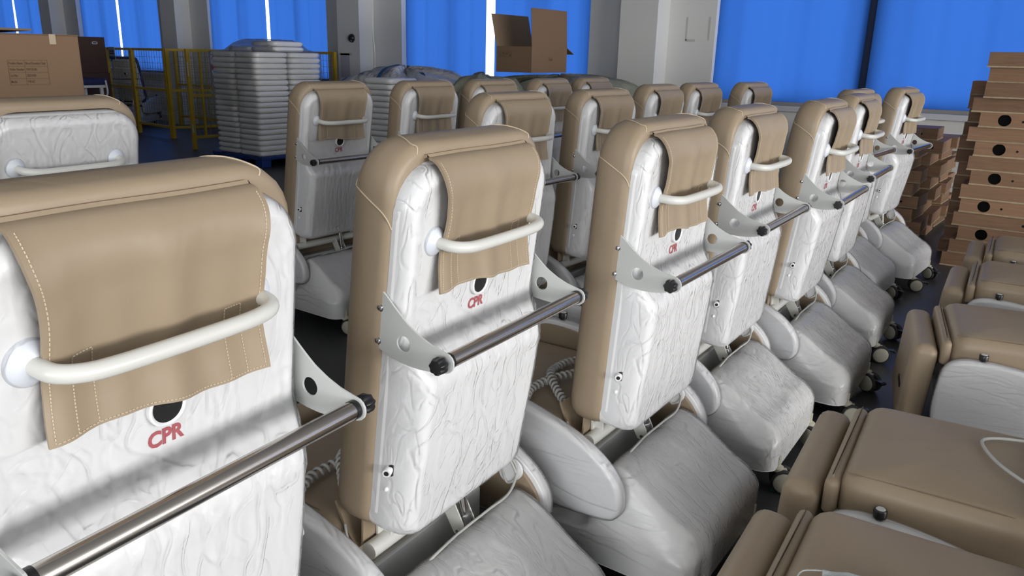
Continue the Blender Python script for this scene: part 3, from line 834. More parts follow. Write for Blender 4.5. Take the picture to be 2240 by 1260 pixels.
proto = build_chair(PADM, TAN); remember(proto)
used = [False]
def place(src, first, x, y, yaw, dlean, label, group, T=(0, 0, ZT), lean=None):
    o = src if first else clone(src)
    o.location = (x, y, 0); o.rotation_euler = (0, 0, math.radians(yaw))
    set_back(o, (LEAN + dlean) if lean is None else lean, T)
    tag(o, label, 'chair', group)
    return o
ROWC = 'chairs in the row along the aisle'; ROWE = 'chairs in the second row'; ROWB = 'chairs in the third row'
CH = [
 (-1.091, 0.554, 5.2, -0.7, 'nearest tan and white donation chair, largest, at the left edge of the photo', ROWC),
 (-1.156, 1.388, 3.6, 0.1, 'second chair of the aisle row, whole rear shell with CPR print in view', ROWC),
 (-1.024, 2.201, 1.5, -3.1, 'third chair of the aisle row, coiled cable lying on its seat', ROWC),
 (-1.081, 3.078, 2.0, -3.2, 'fourth chair of the aisle row from the camera', ROWC),
 (-1.025, 3.890, 2.1, -0.2, 'fifth chair of the aisle row from the camera', ROWC),
 (-1.099, 4.825, 2.2, -1.7, 'sixth chair of the aisle row, partly behind the fifth', ROWC),
 (-1.295, 5.80, -2.7, -6.0, 'seventh chair of the aisle row, set back and nearly hidden behind the sixth', ROWC),
 (-1.190, 6.585, -3.2, 0.4, 'last chair of the aisle row, next to the low pile of wooden boxes', ROWC),
 (-2.273, 3.149, -1.8, -3.0, 'chair of the second row directly behind the second aisle chair', ROWE),
 (-2.231, 3.940, -1.0, -2.5, 'chair of the second row left of the third aisle chair', ROWE),
 (-2.454, 5.095, 0.6, 0.0, 'chair of the second row in front of the grey pillar by the nearest window', ROWE),
 (-2.462, 5.812, -1.0, 0.0, 'chair of the second row at the left edge of the nearest window', ROWE),
 (-2.318, 6.530, -2.4, -0.1, 'farthest chair of the second row, in front of the nearest blue curtain', ROWE),
 (-3.70, 3.245, 0.3, 2.4, 'chair right of the white foam bags, its rear base and caster in view', ROWB),
 (-3.60, 3.970, 2.3, 0.0, 'chair in front of the grey woven bag with blue straps', ROWB),
 (-3.60, 4.69, 0.0, 0.0, 'chair half hidden, left of the open carton', ROWB),
 (-3.58, 5.43, 3.5, 0.0, 'chair right below the open carton', ROWB),
 (-3.62, 6.17, 1.5, 0.0, 'small far chair below the right edge of the open carton', ROWB),
 (-2.88, 1.268, 6.0, 2.4, 'chair behind the nearest one, in front of the big printed carton', 'chairs left of the foam bags'),
]
for i, (x, y, yw, dl, lab, grp) in enumerate(CH):
    o = place(proto, False, x, y, yw, dl, lab, grp)
    if 'big printed carton' in lab:          # this one has no head flap
        for ch in list(o.children):
            if ch.name.startswith('head_flap'):
                for g in list(ch.children): bpy.data.objects.remove(g)
                bpy.data.objects.remove(ch)
# chairs of the row on the right: laid flat, near arm lowered
flat = build_chair(PADM, TAN, 'flat'); remember(flat)
RR = [(1.685, 0.255, 4, 'lowest flat-laid chair at the bottom right corner, face mask on its seat'),
      (2.455, 0.222, 5, 'flat-laid chair in the middle of the right row, black arm knob in view'),
      (4.03, 0.250, 12, 'flat-laid chair with its leg rest block and white arm panel in view'),
      (5.04, 0.26, 4, 'second farthest flat-laid chair at the right edge'),
      (5.93, 0.25, 4, 'farthest flat-laid chair at the right edge, beside the tall stack of wooden boxes')]
for i, (y, x, ryaw, lab) in enumerate(RR):
    L_ = 80; hx, hz = -0.10, 0.50
    T = (hx + 0.52 * math.sin(math.radians(L_)), 0, hz + 0.52 * math.cos(math.radians(L_)))
    place(flat, False, x, y, ryaw, 0, lab, 'flat-laid chairs on the right', T=T, lean=L_)
# navy chair inside the yellow cage
navy = build_chair(make_pad(NAVY), NAVY, 'plain'); remember(navy)
place(navy, False, -16.75, 9.05, -58, 9, 'navy and white chair standing inside the yellow wire cage', None)
for src in (proto, flat, navy):
    for ch in list(src.children):
        for g in list(ch.children): bpy.data.objects.remove(g)
        bpy.data.objects.remove(ch)
    bpy.data.objects.remove(src)

# ------------------------------------------------------------------ cartons on the left
def carton(name, x0, x1, y0, y1, z0, z1, m, label, group=None):
    t = empty(name, ((x0 + x1) / 2, (y0 + y1) / 2, z0))
    w, d, h = (x1 - x0) / 2, (y1 - y0) / 2, z1 - z0
    obj('body', MB().box(-w, w, -d, d, 0, h - 0.006).me('body', m, bevel=.006), t)
    for s in (-1, 1):
        obj('lid_flap', MB().box(min(0, s * w) + (0.002 if s > 0 else 0), max(0, s * w) - (0.002 if s < 0 else 0), -d, d, h - 0.006, h).me('lid_flap', m, bevel=.002), t)
    return tag(t, label, 'carton', group)
c1 = carton('cardboard_box', -6.25, -5.40, 1.42, 2.616, 0.86, 1.695, CARD, 'big brown carton printed Blood Donation Chair, upper of the two at the left')
carton('cardboard_box', -6.27, -5.38, 1.40, 2.63, 0.0, 0.86, CARD, 'plain lower carton carrying the big printed one')
def printed(parent, me, x, y, z):
    o = obj('print', me, parent)
    o.matrix_basis = Matrix(((0, 0, 1, x), (1, 0, 0, y), (0, 1, 0, z), (0, 0, 0, 1)))
    return o
tb = MB(); tw, thh = 0.232, 0.148
for i in range(5):
    z = thh / 2 - thh * i / 4; tb.box(-tw / 2, tw / 2, z - 0.0009, z + 0.0009, 0, 0.0006)
for x in (-tw / 2, -tw / 2 + tw * 0.415, tw / 2): tb.box(x - 0.0009, x + 0.0009, -thh / 2, thh / 2, 0, 0.0006)
tabm = tb.me('print_table', INK)
cx, cy, cz = (-5.40 + 6.25) / 2 + 0.0008, 2.285 - 2.018, 1.462 - 0.86
ptab = printed(c1, tabm, cx, cy, cz); ptab.name = 'print_table'; ptab['label'] = 'brown printed table of product details'
for i, (a, b) in enumerate((('Product Name:', 'Blood Donation Chair'), ('Order Number', 'YWT25105'), ('Lot No.:', '20251028'), ('Model', 'YW-6C'))):
    zz = cz + thh / 2 - thh * (i + 0.5) / 4
    for (txt, xa, xb) in ((a, -tw / 2, -tw / 2 + tw * 0.415), (b, -tw / 2 + tw * 0.415, tw / 2)):
        me = text_mesh(txt, 0.0215, INK, 0.0004, 0.62)
        wid = max(v.co.x for v in me.vertices) - min(v.co.x for v in me.vertices)
        if wid > (xb - xa) - 0.012:
            k = ((xb - xa) - 0.012) / wid
            for v in me.vertices: v.co.x *= k
            wid *= k
        o = printed(c1, me, cx, cy + xa + 0.006 + wid / 2, zz); o.name = 'print_text'
obj('tape', MB().box(0.4255, 0.4265, 0.415, 0.455, 0.775, 0.836).me('tape', TAPE), c1)
fl_ = obj('cardboard_sheet', MB().box(-0.35, 0.35, -0.45, 0.45, 0, 0.012).me('cardboard_sheet', CARD), None, (-5.78, 1.90, 1.7055), (0, math.radians(-1.2), 0))
tag(fl_, 'loose flat cardboard sheet lying on top of the big printed carton', 'cardboard')
c2 = carton('cardboard_box', -16.3, -15.3, 6.85, 7.90, 1.16, 1.81, CARDD, 'dark brown carton with a small oval label, behind the big printed carton')
carton('cardboard_box', -16.32, -15.28, 6.8, 7.92, 0.0, 1.16, CARDD, 'dark lower carton under the one with the oval label')
ov = obj('oval_label', MB().prism(rrect(-0.052, 0.052, -0.024, 0.024, 0.0235, 6), 0, 0.002, Matrix(((0, 0, 1, 0.5015), (1, 0, 0, 0.33), (0, 1, 0, 0.545), (0, 0, 0, 1)))).me('oval_label', PAPERW), c2)
obj('oval_print', MB().prism(rrect(-0.036, 0.036, -0.011, 0.011, 0.008, 4), 0.0021, 0.003, Matrix(((0, 0, 1, 0.5015), (1, 0, 0, 0.33), (0, 1, 0, 0.545), (0, 0, 0, 1)))).me('oval_print', INKB), ov)
bed = empty('examination_bed', (-14.75, 6.6, 0))
obj('mattress', cushion('mattress', NAVY, -0.38, 0.38, -0.95, 0.80, 0.98, 1.09, 0.05, 0.03), bed)
obj('bed_frame', MB().box(-0.36, 0.36, -0.93, 0.78, 0.93, 0.98).me('bed_frame', SHELLD, bevel=.01), bed)
for sx in (-1, 1):
    for sy in (-0.85, 0.70): obj('bed_leg', MB().box(sx * 0.3 - .025, sx * 0.3 + .025, sy - .025, sy + .025, 0, 0.93).me('bed_leg', SHELLD, bevel=.004), bed)
    obj('bed_rail', MB().tube(catmull([(sx * .40, -.6, .95), (sx * .41, -.6, .80), (sx * .41, .5, .78), (sx * .40, .74, .80), (sx * .40, .74, 1.06)], 5), 0.016, 8).me('bed_rail', SHELLD, smooth=True), bed)
tag(bed, 'examination bed with navy mattress below the dark carton', 'bed')

# ------------------------------------------------------------------ yellow wire cage
def fence(p, q, label, gate=False, h=1.63):
    p = Vector(p); q = Vector(q); L = (q - p).length; a = math.atan2((q - p).y, (q - p).x)
    t = empty('wire_fence_panel', (p.x, p.y, 0), a)
    for x in (0, L):
        obj('post', MB().box(x - 0.03, x + 0.03, -0.03, 0.03, 0, h).me('post', YEL, bevel=.004), t)
    for z in (0.18, 0.86, h - 0.045):
        obj('rail', MB().box(0.03, L - 0.03, -0.02, 0.02, z, z + 0.045).me('rail', YEL, bevel=.004), t)
    w = MB(); n = int(L / 0.10)
    for i in range(1, n): w.box(L * i / n - .0025, L * i / n + .0025, -.0025, .0025, 0.2, h - 0.03)
    m = 13
    for i in range(1, m * 1): w.box(0.03, L - 0.03, -.0055, -.0025, 0.2 + (h - .25) * i / m - .0025, 0.2 + (h - .25) * i / m + .0025)
    g = obj('wire_mesh', w.me('wire_mesh', WIRE), t); g['kind'] = 'stuff'
    if gate:
        obj('stile', MB().box(0.20, 0.235, -0.018, 0.018, 0.2, h - 0.04).me('stile', YEL, bevel=.003), t)
        obj('hinge', MB().box(-0.036, -0.02, -0.046, -0.03, 1.2, 1.42).me('hinge', PAPERW, bevel=.003), t)
        obj('hinge', MB().box(-0.036, -0.02, -0.046, -0.03, 0.28, 0.42).me('hinge', PAPERW, bevel=.003), t)
    return tag(t, label, 'fence', 'panels of the yellow wire cage')
f1 = fence((-16.45, 8.52), (-15.36, 8.42), 'yellow wire panel at the far left of the cage, with the blue and white sign')
fence((-15.30, 8.41), (-13.95, 8.29), 'wide yellow wire panel left of the pillar, second from the left')
fence((-13.88, 8.29), (-13.5, 9.75), 'yellow wire panel running back to the wall beside the white pillar')
f4 = fence((-12.11, 7.59), (-12.02, 8.95), 'nearest bright yellow wire gate beside the foam bags', True)
fence((-16.3, 9.93), (-13.6, 9.92), 'yellow wire panel along the wall at the rear left of the cage')
fence((-13.4, 9.92), (-11.15, 9.90), 'yellow wire panel along the wall behind the foam bags')
obj('gate_caster', CAST['tyre'], f4, (1.30, 0.0, 0.05))
sg = empty('sign', (-16.13, 8.452, 1.40), math.atan2(-0.1, 1.09))
obj('board', MB().box(-0.14, 0.14, -0.006, 0, 0, 0.24).me('board', PAPERW), sg)
obj('blue_band', MB().box(-0.14, 0.14, -0.008, -0.0065, 0, 0.06).me('blue_band', PAPERB), sg)
obj('blue_print', MB().box(-0.11, 0.10, -0.008, -0.0065, 0.10, 0.125).box(-0.11, 0.10, -0.008, -0.0065, 0.135, 0.155).box(-0.11, 0.10, -0.008, -0.0065, 0.165, 0.18).me('blue_print', PAPERB), sg)
tag(sg, 'white sign with blue print hung on the far left cage panel', 'sign')
rs = empty('sign', (-12.07, 8.16, 1.30), math.radians(90))
obj('board', MB().box(-0.22, 0.22, -0.048, -0.042, 0, 0.29).me('board', PAPERW), rs)
obj('red_band', MB().box(-0.22, 0.22, -0.05, -0.0485, 0.0, 0.09).me('red_band', PAPERR), rs)
cj = obj('red_characters', text_mesh('不合格区', 0.13, PAPERR, 0.002, 0.75), rs)
cj.matrix_basis = Matrix(((1, 0, 0, 0.0), (0, 0, -1, -0.0495), (0, 1, 0, 0.19), (0, 0, 0, 1)))
tag(rs, 'white and red sign with red characters on the gate beside the foam bags', 'sign')

# ------------------------------------------------------------------ foam bags on the blue pallet
def pallet(x0, x1, y0, y1, label):
    t = empty('plastic_pallet', ((x0 + x1) / 2, (y0 + y1) / 2, 0)); w, d = (x1 - x0) / 2, (y1 - y0) / 2
    obj('deck', MB().box(-w, w, -d, d, 0.105, 0.15).me('deck', BLUEP, bevel=.006), t)
    for x in (-w + .09, 0, w - .09):
        for y in (-d + .09, 0, d - .09): obj('foot', MB().box(x - .08, x + .08, y - .08, y + .08, 0, 0.105).me('foot', BLUEP, bevel=.008), t)
    return tag(t, label, 'pallet')
pallet(-10.68, -9.48, 6.98, 8.22, 'blue plastic pallet under the stacked white foam bags')
def bag_mesh(seed):
    rnd = random.Random(seed); R = []; w, d, h = 0.262, 0.285, 0.037
    for k in range(9):
        a = -math.pi / 2 + math.pi * k / 8; ci = max(math.cos(a), 0) ** 0.75
        z = h * math.sin(a); ins = 0.040 * (1 - ci) + (0.08 if k in (0, 8) else 0)
        lp = resample(rrect(-w + ins, w - ins, -d + ins, d - ins, 0.055, 5), 44)
        R.append([(x, y, z + h + 0.002 * noise3(x * 12, y * 12, z * 30 + seed)) for x, y in lp])
    vv, ff = loft(R); return mesh('foam_bag', vv, ff, FOAM, True)
BAGS = [bag_mesh(i) for i in range(4)]
cols = [(-9.78, 7.30, 'near corner column'), (-10.34, 7.30, 'left column'), (-9.78, 7.90, 'right column'), (-10.34, 7.90, 'hidden rear column')]
NL = 19; HB = 0.0768
NTH = ['lowest', 'second', 'third', 'fourth', 'fifth', 'sixth', 'seventh', 'eighth', 'ninth', 'tenth', 'eleventh', 'twelfth', 'thirteenth', 'fourteenth', 'fifteenth', 'sixteenth', 'seventeenth', 'eighteenth', 'nineteenth', 'twentieth']
for cx_, cy_, nm in cols:
    for k in range(NL):
        o = obj('foam_bag', BAGS[(k * 7 + int(abs(cx_ * 10))) % 4], None, (cx_ + random.uniform(-.008, .008), cy_ + random.uniform(-.008, .008), 0.151 + k * HB), (0, 0, random.choice((0, math.pi)) + random.uniform(-.02, .02)))
        tag(o, '%s white foam bag from the bottom in the %s on the blue pallet' % (NTH[k], nm), 'foam bag', 'foam bags, %s on the pallet' % nm)
for k, (x, y) in enumerate(((-9.84, 7.66), (-9.83, 7.64), (-10.38, 7.62))):
    o = obj('foam_bag', BAGS[k], None, (x, y, 0.151 + NL * HB + (HB if k == 1 else 0.0)), (0, 0, 0.06))
    tag(o, ['white foam bag lying across the top of the pallet load, lower of two', 'topmost white foam bag of the pallet load', 'white foam bag on top of the left column'][k], 'foam bag', 'foam bags across the top')
def sheet_mesh():
    x0, x1, y0, y1 = -10.63, -9.49, 6.99, 8.20; zt = 0.16 + NL * HB + 0.16
    lp = resample(rrect(x0, x1, y0, y1, 0.07, 6), 96); C = (-9.98, 7.62); R = []
    for j in range(9):
        f = j / 8
        ring = []
        for i, (x, y) in enumerate(lp):
            fall = (0.95 if x < C[0] + .2 and y < C[1] else 0.55) * (0.75 + 0.35 * noise3(x * 3, y * 3, 4))
            z = zt - 0.17 - fall * (1 - f)
            k = 0.012 * noise3(x * 9, y * 9, z * 5) + 0.008
            d = Vector((x - C[0], y - C[1])).normalized(); ring.append((x + d.x * k, y + d.y * k, z))
        R.append(ring)
    for f in (0.9, 0.75, 0.6, 0.45, 0.3, 0.12):
        R.append([(C[0] + (x - C[0]) * f, C[1] + (y - C[1]) * f, zt - 0.16 + 0.165 * sstep(0.85, 0.45, f) + 0.01 * noise3(x * 4, y * 4, f * 6)) for x, y in lp])
    vv, ff = loft(R, cap0=False); return mesh('plastic_sheet', vv, ff, SHEET, True)
tag(obj('plastic_sheet', sheet_mesh()), 'clear plastic sheet draped over the top of the foam bag stack', 'plastic sheet')
for k in range(17):
    o = obj('foam_bag', BAGS[k % 4], None, (-7.80 + random.uniform(-.01, .01), 7.92 + random.uniform(-.01, .01), 0.002 + k * HB), (0, 0, random.uniform(-.04, .04)))
    tag(o, '%s white foam bag from the floor in the lone column by the grey woven bag' % NTH[k], 'foam bag', 'foam bags, lone column')

# ------------------------------------------------------------------ woven bag, tarps, open carton
def blob(name, cx, cy, w, d, h, m, seed, flat=0.45, wr=0.05, n=72, rr=0.3):
    lp = resample(rrect(-w, w, -d, d, rr, 8), n); R = []
    K = 26
    for j in range(K + 1):
        f = j / K
        if f < 0.55: s_ = 1.0 - 0.06 * (1 - f / .55); z = h * flat * (f / 0.55)
        else:
            g = (f - .55) / .45; s_ = max(math.cos(g * math.pi / 2) ** 0.62, 0.02); z = h * (flat + (1 - flat) * math.sin(g * math.pi / 2))
        ring = []
        for x, y in lp:
            q = wr * (noise3(x * 2.2, y * 2.2 + seed, z * 2.2) + 0.7 * abs(noise3(x * 5, y * 5, z * 5 + seed)) + 0.35 * noise3(x * 11, y * 11, z * 11)) if f > 0.02 else 0
            xx, yy = x * s_ * (1 + q * .6), y * s_ * (1 + q * .6); ring.append((xx, yy, max(z + q * h * .9 * (f > .3), 0)))
        R.append(ring)
    vv, ff = loft(R); me = mesh(name, vv, ff, m, True)
    return obj(name, me, None, (cx, cy, 0))
gb = empty('woven_bulk_bag', (-8.55, 9.0, 0))
body = blob('bag_body', 0, 0, 1.02, 0.62, 1.36, TARPG, 3.3, 0.80, 0.11); body.parent = gb
for pts in ([(-0.08, -0.60, 0.9), (-0.05, -0.63, 1.12), (0.0, -0.60, 1.24), (0.02, -0.45, 1.40), (0.05, -0.2, 1.46)], [(0.72, -0.55, 0.85), (0.80, -0.50, 1.15), (0.74, -0.40, 1.30), (0.60, -0.3, 1.36)], [(-0.93, -0.42, 0.9), (-0.99, -0.40, 1.14), (-0.90, -0.35, 1.24), (-0.75, -.3, 1.22)]):
    P = catmull(pts, 5); v = []; f = []
    for i, q in enumerate(P):
        for dx in (-0.035, 0.035): v.append((q.x + dx, q.y - 0.02, q.z)); v.append((q.x + dx, q.y, q.z + .01))
    for i in range(len(P) - 1):
        b = i * 4; f += [(b, b + 2, b + 6, b + 4), (b + 1, b + 5, b + 7, b + 3), (b, b + 4, b + 5, b + 1), (b + 2, b + 3, b + 7, b + 6)]
    obj('lifting_strap', MB().add(v, f).me('lifting_strap', STRAP), gb)
tag(gb, 'crumpled grey woven bulk bag with blue lifting straps', 'bag')
ol = blob('tarpaulin', -6.25, 8.0, 0.55, 0.42, 1.36, TARPO, 8.1, 0.6, 0.10); tag(ol, 'rounded olive tarpaulin bundle left of the open carton', 'tarpaulin')
tp = blob('tarpaulin', -5.95, 9.28, 0.86, 0.74, 1.365, TARPO, 5.2, 0.90, 0.055, rr=0.12); tag(tp, 'olive tarpaulin covering the load that carries the open carton', 'tarpaulin')
oc = empty('open_cardboard_box', (-6.235, 9.02, 1.418))
W2, D2, HH = 0.285, 0.42, 0.325; t_ = 0.006
obj('front_side', MB().box(-W2, W2, -D2, -D2 + t_, 0, HH).me('front_side', CARD), oc)
obj('rear_side', MB().box(-W2, W2, D2 - t_, D2, 0, HH).me('rear_side', CARD), oc)
obj('left_side', MB().box(-W2, -W2 + t_, -D2 + t_, D2 - t_, 0, HH).me('left_side', CARD), oc)
rsd = obj('right_side', MB().box(W2 - t_, W2, -D2 + t_, D2 - t_, 0, HH).me('right_side', CARD), oc)
obj('bottom', MB().box(-W2 + t_, W2 - t_, -D2 + t_, D2 - t_, 0, t_).me('bottom', CARDI), oc)
rf = obj('lid_flap', MB().box(-t_, 0, -D2, D2, 0, 0.47).me('lid_flap', CARD), oc, (W2, 0, HH), (0, math.radians(-3), 0))
obj('lid_flap', MB().box(0, t_, -D2, D2, 0, 0.42).me('lid_flap', CARDI), oc, (-W2, 0, HH), (0, math.radians(-13), 0))
obj('lid_flap', MB().box(-W2, W2, 0, 0.20, -t_, 0).me('lid_flap', CARDI), oc, (0, D2, HH), (math.radians(-24), 0, 0))
obj('lid_flap', MB().box(-W2 + .01, W2 - .01, 0, 0.25, -t_, 0).me('lid_flap', CARDI), oc, (0, -D2 + t_, HH), (math.radians(-6), 0, 0))
pr = MB()
for i in range(4):
    x = -W2 + 0.035 + i * 0.056
    for (a, b, c, d) in ((x, x + .046, .19, .192), (x, x + .046, .258, .26), (x, x + .002, .19, .26), (x + .044, x + .046, .19, .26)): pr.box(a, b, -D2 - .0012, -D2 - .0002, c, d)
    if i == 0: pr.box(x + .010, x + .036, -D2 - .0012, -D2 - .0002, .202, .206); [pr.box(x + q, x + q + .003, -D2 - .0012, -D2 - .0002, .212, .245) for q in (.014, .029)]
    if i == 1: pr.box(x + .014, x + .032, -D2 - .0012, -D2 - .0002, .232, .248).box(x + .021, x + .025, -D2 - .0012, -D2 - .0002, .212, .232).box(x + .013, x + .033, -D2 - .0012, -D2 - .0002, .204, .209)
    if i == 2: pr.prism([(x + .006, .226), (x + .040, .226), (x + .030, .24), (x + .023, .244), (x + .016, .24)], D2 + .0002, D2 + .0012, Matrix(((1, 0, 0, 0), (0, 0, -1, 0), (0, 1, 0, 0), (0, 0, 0, 1))))
    if i == 3: pr.box(x + .022, x + .025, -D2 - .0012, -D2 - .0002, .222, .245).box(x + .014, x + .032, -D2 - .0012, -D2 - .0002, .203, .222)
obj('handling_symbols', pr.me('handling_symbols', INK), oc)
k2 = obj('stamped_text', text_mesh('Fu6', 0.06, INK, .001), rsd); k2.matrix_basis = Matrix(((0, 0, 1, W2 + .0008), (1, 0, 0, 0.02), (0, 1, 0, 0.17), (0, 0, 0, 1)))
tag(oc, 'open brown carton with raised flaps standing on the olive tarpaulin', 'carton')

# ------------------------------------------------------------------ wooden boxes
def box_set(w, d, h, hole):
    """panel meshes of one open-bottomed plywood box; w along x, d along y; front (-y) may carry the big round hole"""
    t = 0.018; S = {}
    if hole:
        cxh = -w / 2 + 0.17; lo = 0.012
        n = 40; ang = [2 * math.pi * i / n for i in range(n)]
        # left part of the front with the hole, outer loop a rectangle walked by angle
        def rect_pt(a, x0, x1, y0, y1, cx, cy):
            dx, dy = math.cos(a), math.sin(a); k = 1e9
            if dx > 1e-9: k = min(k, (x1 - cx) / dx)
            if dx < -1e-9: k = min(k, (x0 - cx) / dx)
            if dy > 1e-9: k = min(k, (y1 - cy) / dy)
            if dy < -1e-9: k = min(k, (y0 - cy) / dy)
            return (cx + dx * k, cy + dy * k)
        x1 = cxh + 0.10
        cor = [math.atan2(y - h / 2 - .004, x - cxh) for x in (-w / 2, x1) for y in (lo, h)]
        ang = sorted(ang + [a % (2 * math.pi) for a in cor])
        outer = [rect_pt(a, -w / 2, x1, lo, h, cxh, h / 2 + .004) for a in ang]; inner = [(cxh + 0.0455 * math.cos(a), h / 2 + .004 + 0.0455 * math.sin(a)) for a in ang]
        mb = MB().ringplate(outer, inner, d / 2 - t, d / 2, Matrix(((1, 0, 0, 0), (0, 0, -1, 0), (0, 1, 0, 0), (0, 0, 0, 1))))
        mb.box(x1, w / 2, -d / 2, -d / 2 + t, lo, h)
        S['front_panel'] = mb.me('front_panel', WOOD)
        S['small_hole'] = MB().lathe([(0.009, 0), (0.009, 0.001)], 12, axis_m((cxh + 0.125, -d / 2, h / 2), (0, -1, 0))).me('small_hole', HOLE)
        S['hole_shade_board'] = MB().box(-w / 2 + t, w / 2 - t, -d / 2 + t + .05, -d / 2 + t + .06, lo, h - .01).me('hole_shade_board', HOLE)  # near-black board behind the hole, coloured to stand for its shaded inside
    else:
        S['front_panel'] = MB().box(-w / 2, w / 2, -d / 2, -d / 2 + t, 0.012, h).me('front_panel', WOOD, bevel=.001, seg=1)
        S['small_hole'] = MB().lathe([(0.011, 0), (0.011, 0.001)], 12, axis_m((w * 0.28, -d / 2, h * .48), (0, -1, 0))).me('small_hole', HOLE)
    S['rear_panel'] = MB().box(-w / 2, w / 2, d / 2 - t, d / 2, 0.012, h).me('rear_panel', WOOD)
    S['side_panel'] = MB().box(-w / 2, -w / 2 + t, -d / 2 + t, d / 2 - t, 0.012, h).me('side_panel', WOOD)
    S['side_panel_b'] = MB().box(w / 2 - t, w / 2, -d / 2 + t, d / 2 - t, 0.012, h).me('side_panel', WOOD)
    S['top_board'] = MB().box(-w / 2 + t, w / 2 - t, -d / 2 + t, d / 2 - t, h - 0.012, h - .001).me('top_board', WOOD)
    S['bottom_board'] = MB().box(-w / 2 - .003, w / 2 + .003, -d / 2 - .003, d / 2 + .003, 0, 0.012).me('bottom_board', WOODL)
    return S
HX = 0.1145
SETS = {'hole': box_set(0.56, 0.40, HX, True), 'plain': box_set(0.64, 0.40, HX, False), 'end': box_set(0.40, 0.56, HX, False), 'endh': box_set(0.42, 0.56, HX, True)}
def wooden_box(kind, x, y, z, rz, label, group):
    t = empty('wooden_box', (x, y, z), rz)
    for k, me in SETS[kind].items(): obj('side_panel' if k == 'side_panel_b' else k, me, t)
    return tag(t, label, 'wooden box', group)
# left ends of the boxes, measured on the stack from the floor up (metres)
xl_ = [-0.845, -0.800, -0.755, -0.810, -0.775, -0.795, -0.745, -0.775, -0.755, -0.815, -0.755, -0.820, -0.745, -0.745, -0.765]
seq = ['plain', 'plain', 'hole', 'plain', 'hole', 'plain', 'hole', 'plain', 'hole', 'plain', 'hole', 'plain', 'end', 'plain', 'end']
for k in range(15):
    kd = seq[k]; w = {'hole': 0.56, 'plain': 0.64, 'end': 0.40}[kd]
    wooden_box(kd, xl_[k] + w / 2, 7.60 + random.uniform(-.015, .015), k * HX + 0.0005 * k, random.uniform(-.02, .02), '%s wooden box from the floor%s, tall stack at the right edge' % (NTH[k], ' with round hole' if kd == 'hole' else ''), 'tall stack of wooden boxes')
for k in range(13):
    wooden_box('plain', -0.60 + random.uniform(-.02, .02), 8.14, k * HX + 0.0005 * k, random.uniform(-.03, .03), '%s wooden box from the floor in the stack behind the tall one' % NTH[k], 'second tall stack of wooden boxes')
pile = [(-1.50, 8.20, 9, 'front'), (-1.50, 8.80, 9, 'second'), (-1.47, 9.40, 8, 'third'), (-1.62, 10.0, 7, 'rearmost')]
for px, py, n, nm in pile:
    for k in range(n):
        kd = ('end', 'plain', 'endh', 'plain', 'end')[(k + int(py)) % 5]
        w = 0.40 if kd == 'end' else 0.42 if kd == 'endh' else 0.64
        rt = -1.14 + (0.04 if k % 2 else -0.03) - (0.016 * k if nm == 'front' else 0.004 * k) + random.uniform(-.03, .03) - (-1.50 - px) * 0.6
        wooden_box(kd, rt - w / 2, py + random.uniform(-.01, .01), k * HX + 0.0005 * k, random.uniform(-.04, .04), '%s wooden box from the floor, %s column of the low pile' % (NTH[k], nm), 'low pile of wooden boxes')

# ------------------------------------------------------------------ small things
fx = empty('wall_fixture', (-10.83, YP, 1.87))
obj('fixture_body', MB().lathe([(0.075, 0), (0.072, 0.02), (0.055, 0.045), (0.03, 0.06), (0.005, 0.065)], 24, axis_m((0, 0, 0), (0, -1, 0))).me('fixture_body', BLACK, auto=50), fx)
obj('lens', MB().lathe([(0.02, 0.0), (0.018, 0.012), (0.006, 0.016)], 16, axis_m((0.025, -0.045, -0.045), (0.3, -1, -.3))).me('lens', CHROME, auto=50), fx)
tag(fx, 'small round black fixture on the pillar by the foam bags', 'fixture')
cb = obj('wall_cable', MB().tube(catmull([(-10.66, YW - 0.012, 4.1), (-10.655, YW - 0.014, 3.2), (-10.65, YW - 0.02, 2.3), (-10.63, YW - 0.03, 1.9), (-10.61, YW - 0.022, 1.65), (-10.64, YW - 0.015, 1.1)], 8), 0.012, 8).me('wall_cable', SHELLW, smooth=True))
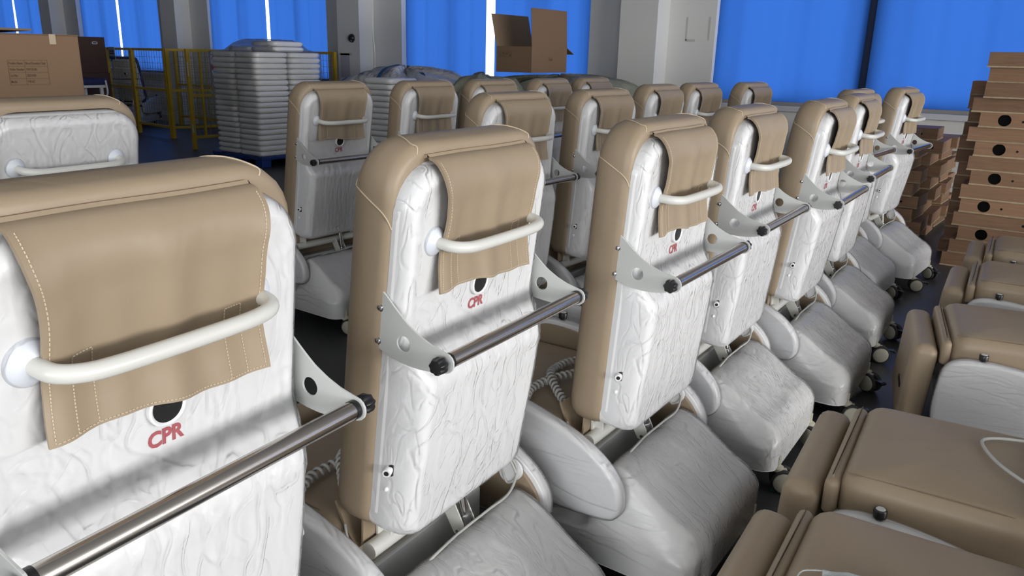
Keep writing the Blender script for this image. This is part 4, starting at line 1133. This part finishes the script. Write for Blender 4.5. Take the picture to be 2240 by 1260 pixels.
tag(cb, 'white cable running down the wall beside the pillar with the black fixture', 'cable')
stk = tag(obj('sticker', MB().box(-0.09, 0.09, -0.003, 0, -0.11, 0.11).me('sticker', mat('purple_print', (0.12, 0.07, 0.28), rough=.4)), None, (-16.62, YP, 2.86)), 'purple sticker high on the pillar above the cage', 'sticker')
gt = obj('floor_tape', MB().box(-0.16, 0.16, -0.022, 0.022, 0.0005, 0.0025).me('floor_tape', GREENT), None, (-0.60, 2.86, 0), (0, 0, 0.05)); tag(gt, 'strip of green tape on the floor between the base covers and flat chairs', 'tape')
gv = []; gf = []; nx, ny = 16, 14
for j in range(ny + 1):
    for i in range(nx + 1):
        a, b = i / nx, j / ny
        z = 0.012 + 0.014 * math.sin(a * math.pi) * math.sin(b * math.pi) + 0.004 * math.sin(b * 22) + 0.004 * noise3(a * 5, b * 5, 1)
        gv.append(((a - .5) * 0.17 * (1 - .12 * abs(b - .5)), (b - .5) * 0.10, z))
for j in range(ny):
    for i in range(nx): q = j * (nx + 1) + i; gf.append((q, q + 1, q + nx + 2, q + nx + 1))
nv = len(gv); gv += [(x, y, z - 0.003) for x, y, z in gv[:nv]]; gf += [tuple(reversed([i + nv for i in f])) for f in gf[:]]
mk = empty('face_mask', (-0.205, 1.585, 0.5465), 0.35)
obj('mask_cloth', MB().add(gv, gf).me('mask_cloth', MASKW, smooth=True), mk)
for s in (-1, 1): obj('ear_loop', MB().tube(catmull([(s * .08, .045, .012), (s * .12, .04, .006), (s * .135, 0, .005), (s * .12, -.04, .006), (s * .08, -.045, .012)], 5), 0.0016, 5).me('ear_loop', MASKW), mk)
tag(mk, 'pale crumpled face mask lying on the seat at the bottom right', 'mask')
hc = obj('control_cord', MB().tube(catmull([(0.02, 2.62, 0.557), (-0.06, 2.585, 0.557), (-0.095, 2.53, 0.557), (-0.05, 2.42, 0.557), (0.03, 2.33, 0.557), (0.10, 2.30, 0.557)], 6), 0.005, 8).me('control_cord', CORD, smooth=True)); tag(hc, 'white control cord lying bent on the middle flat-laid chair', 'cord')
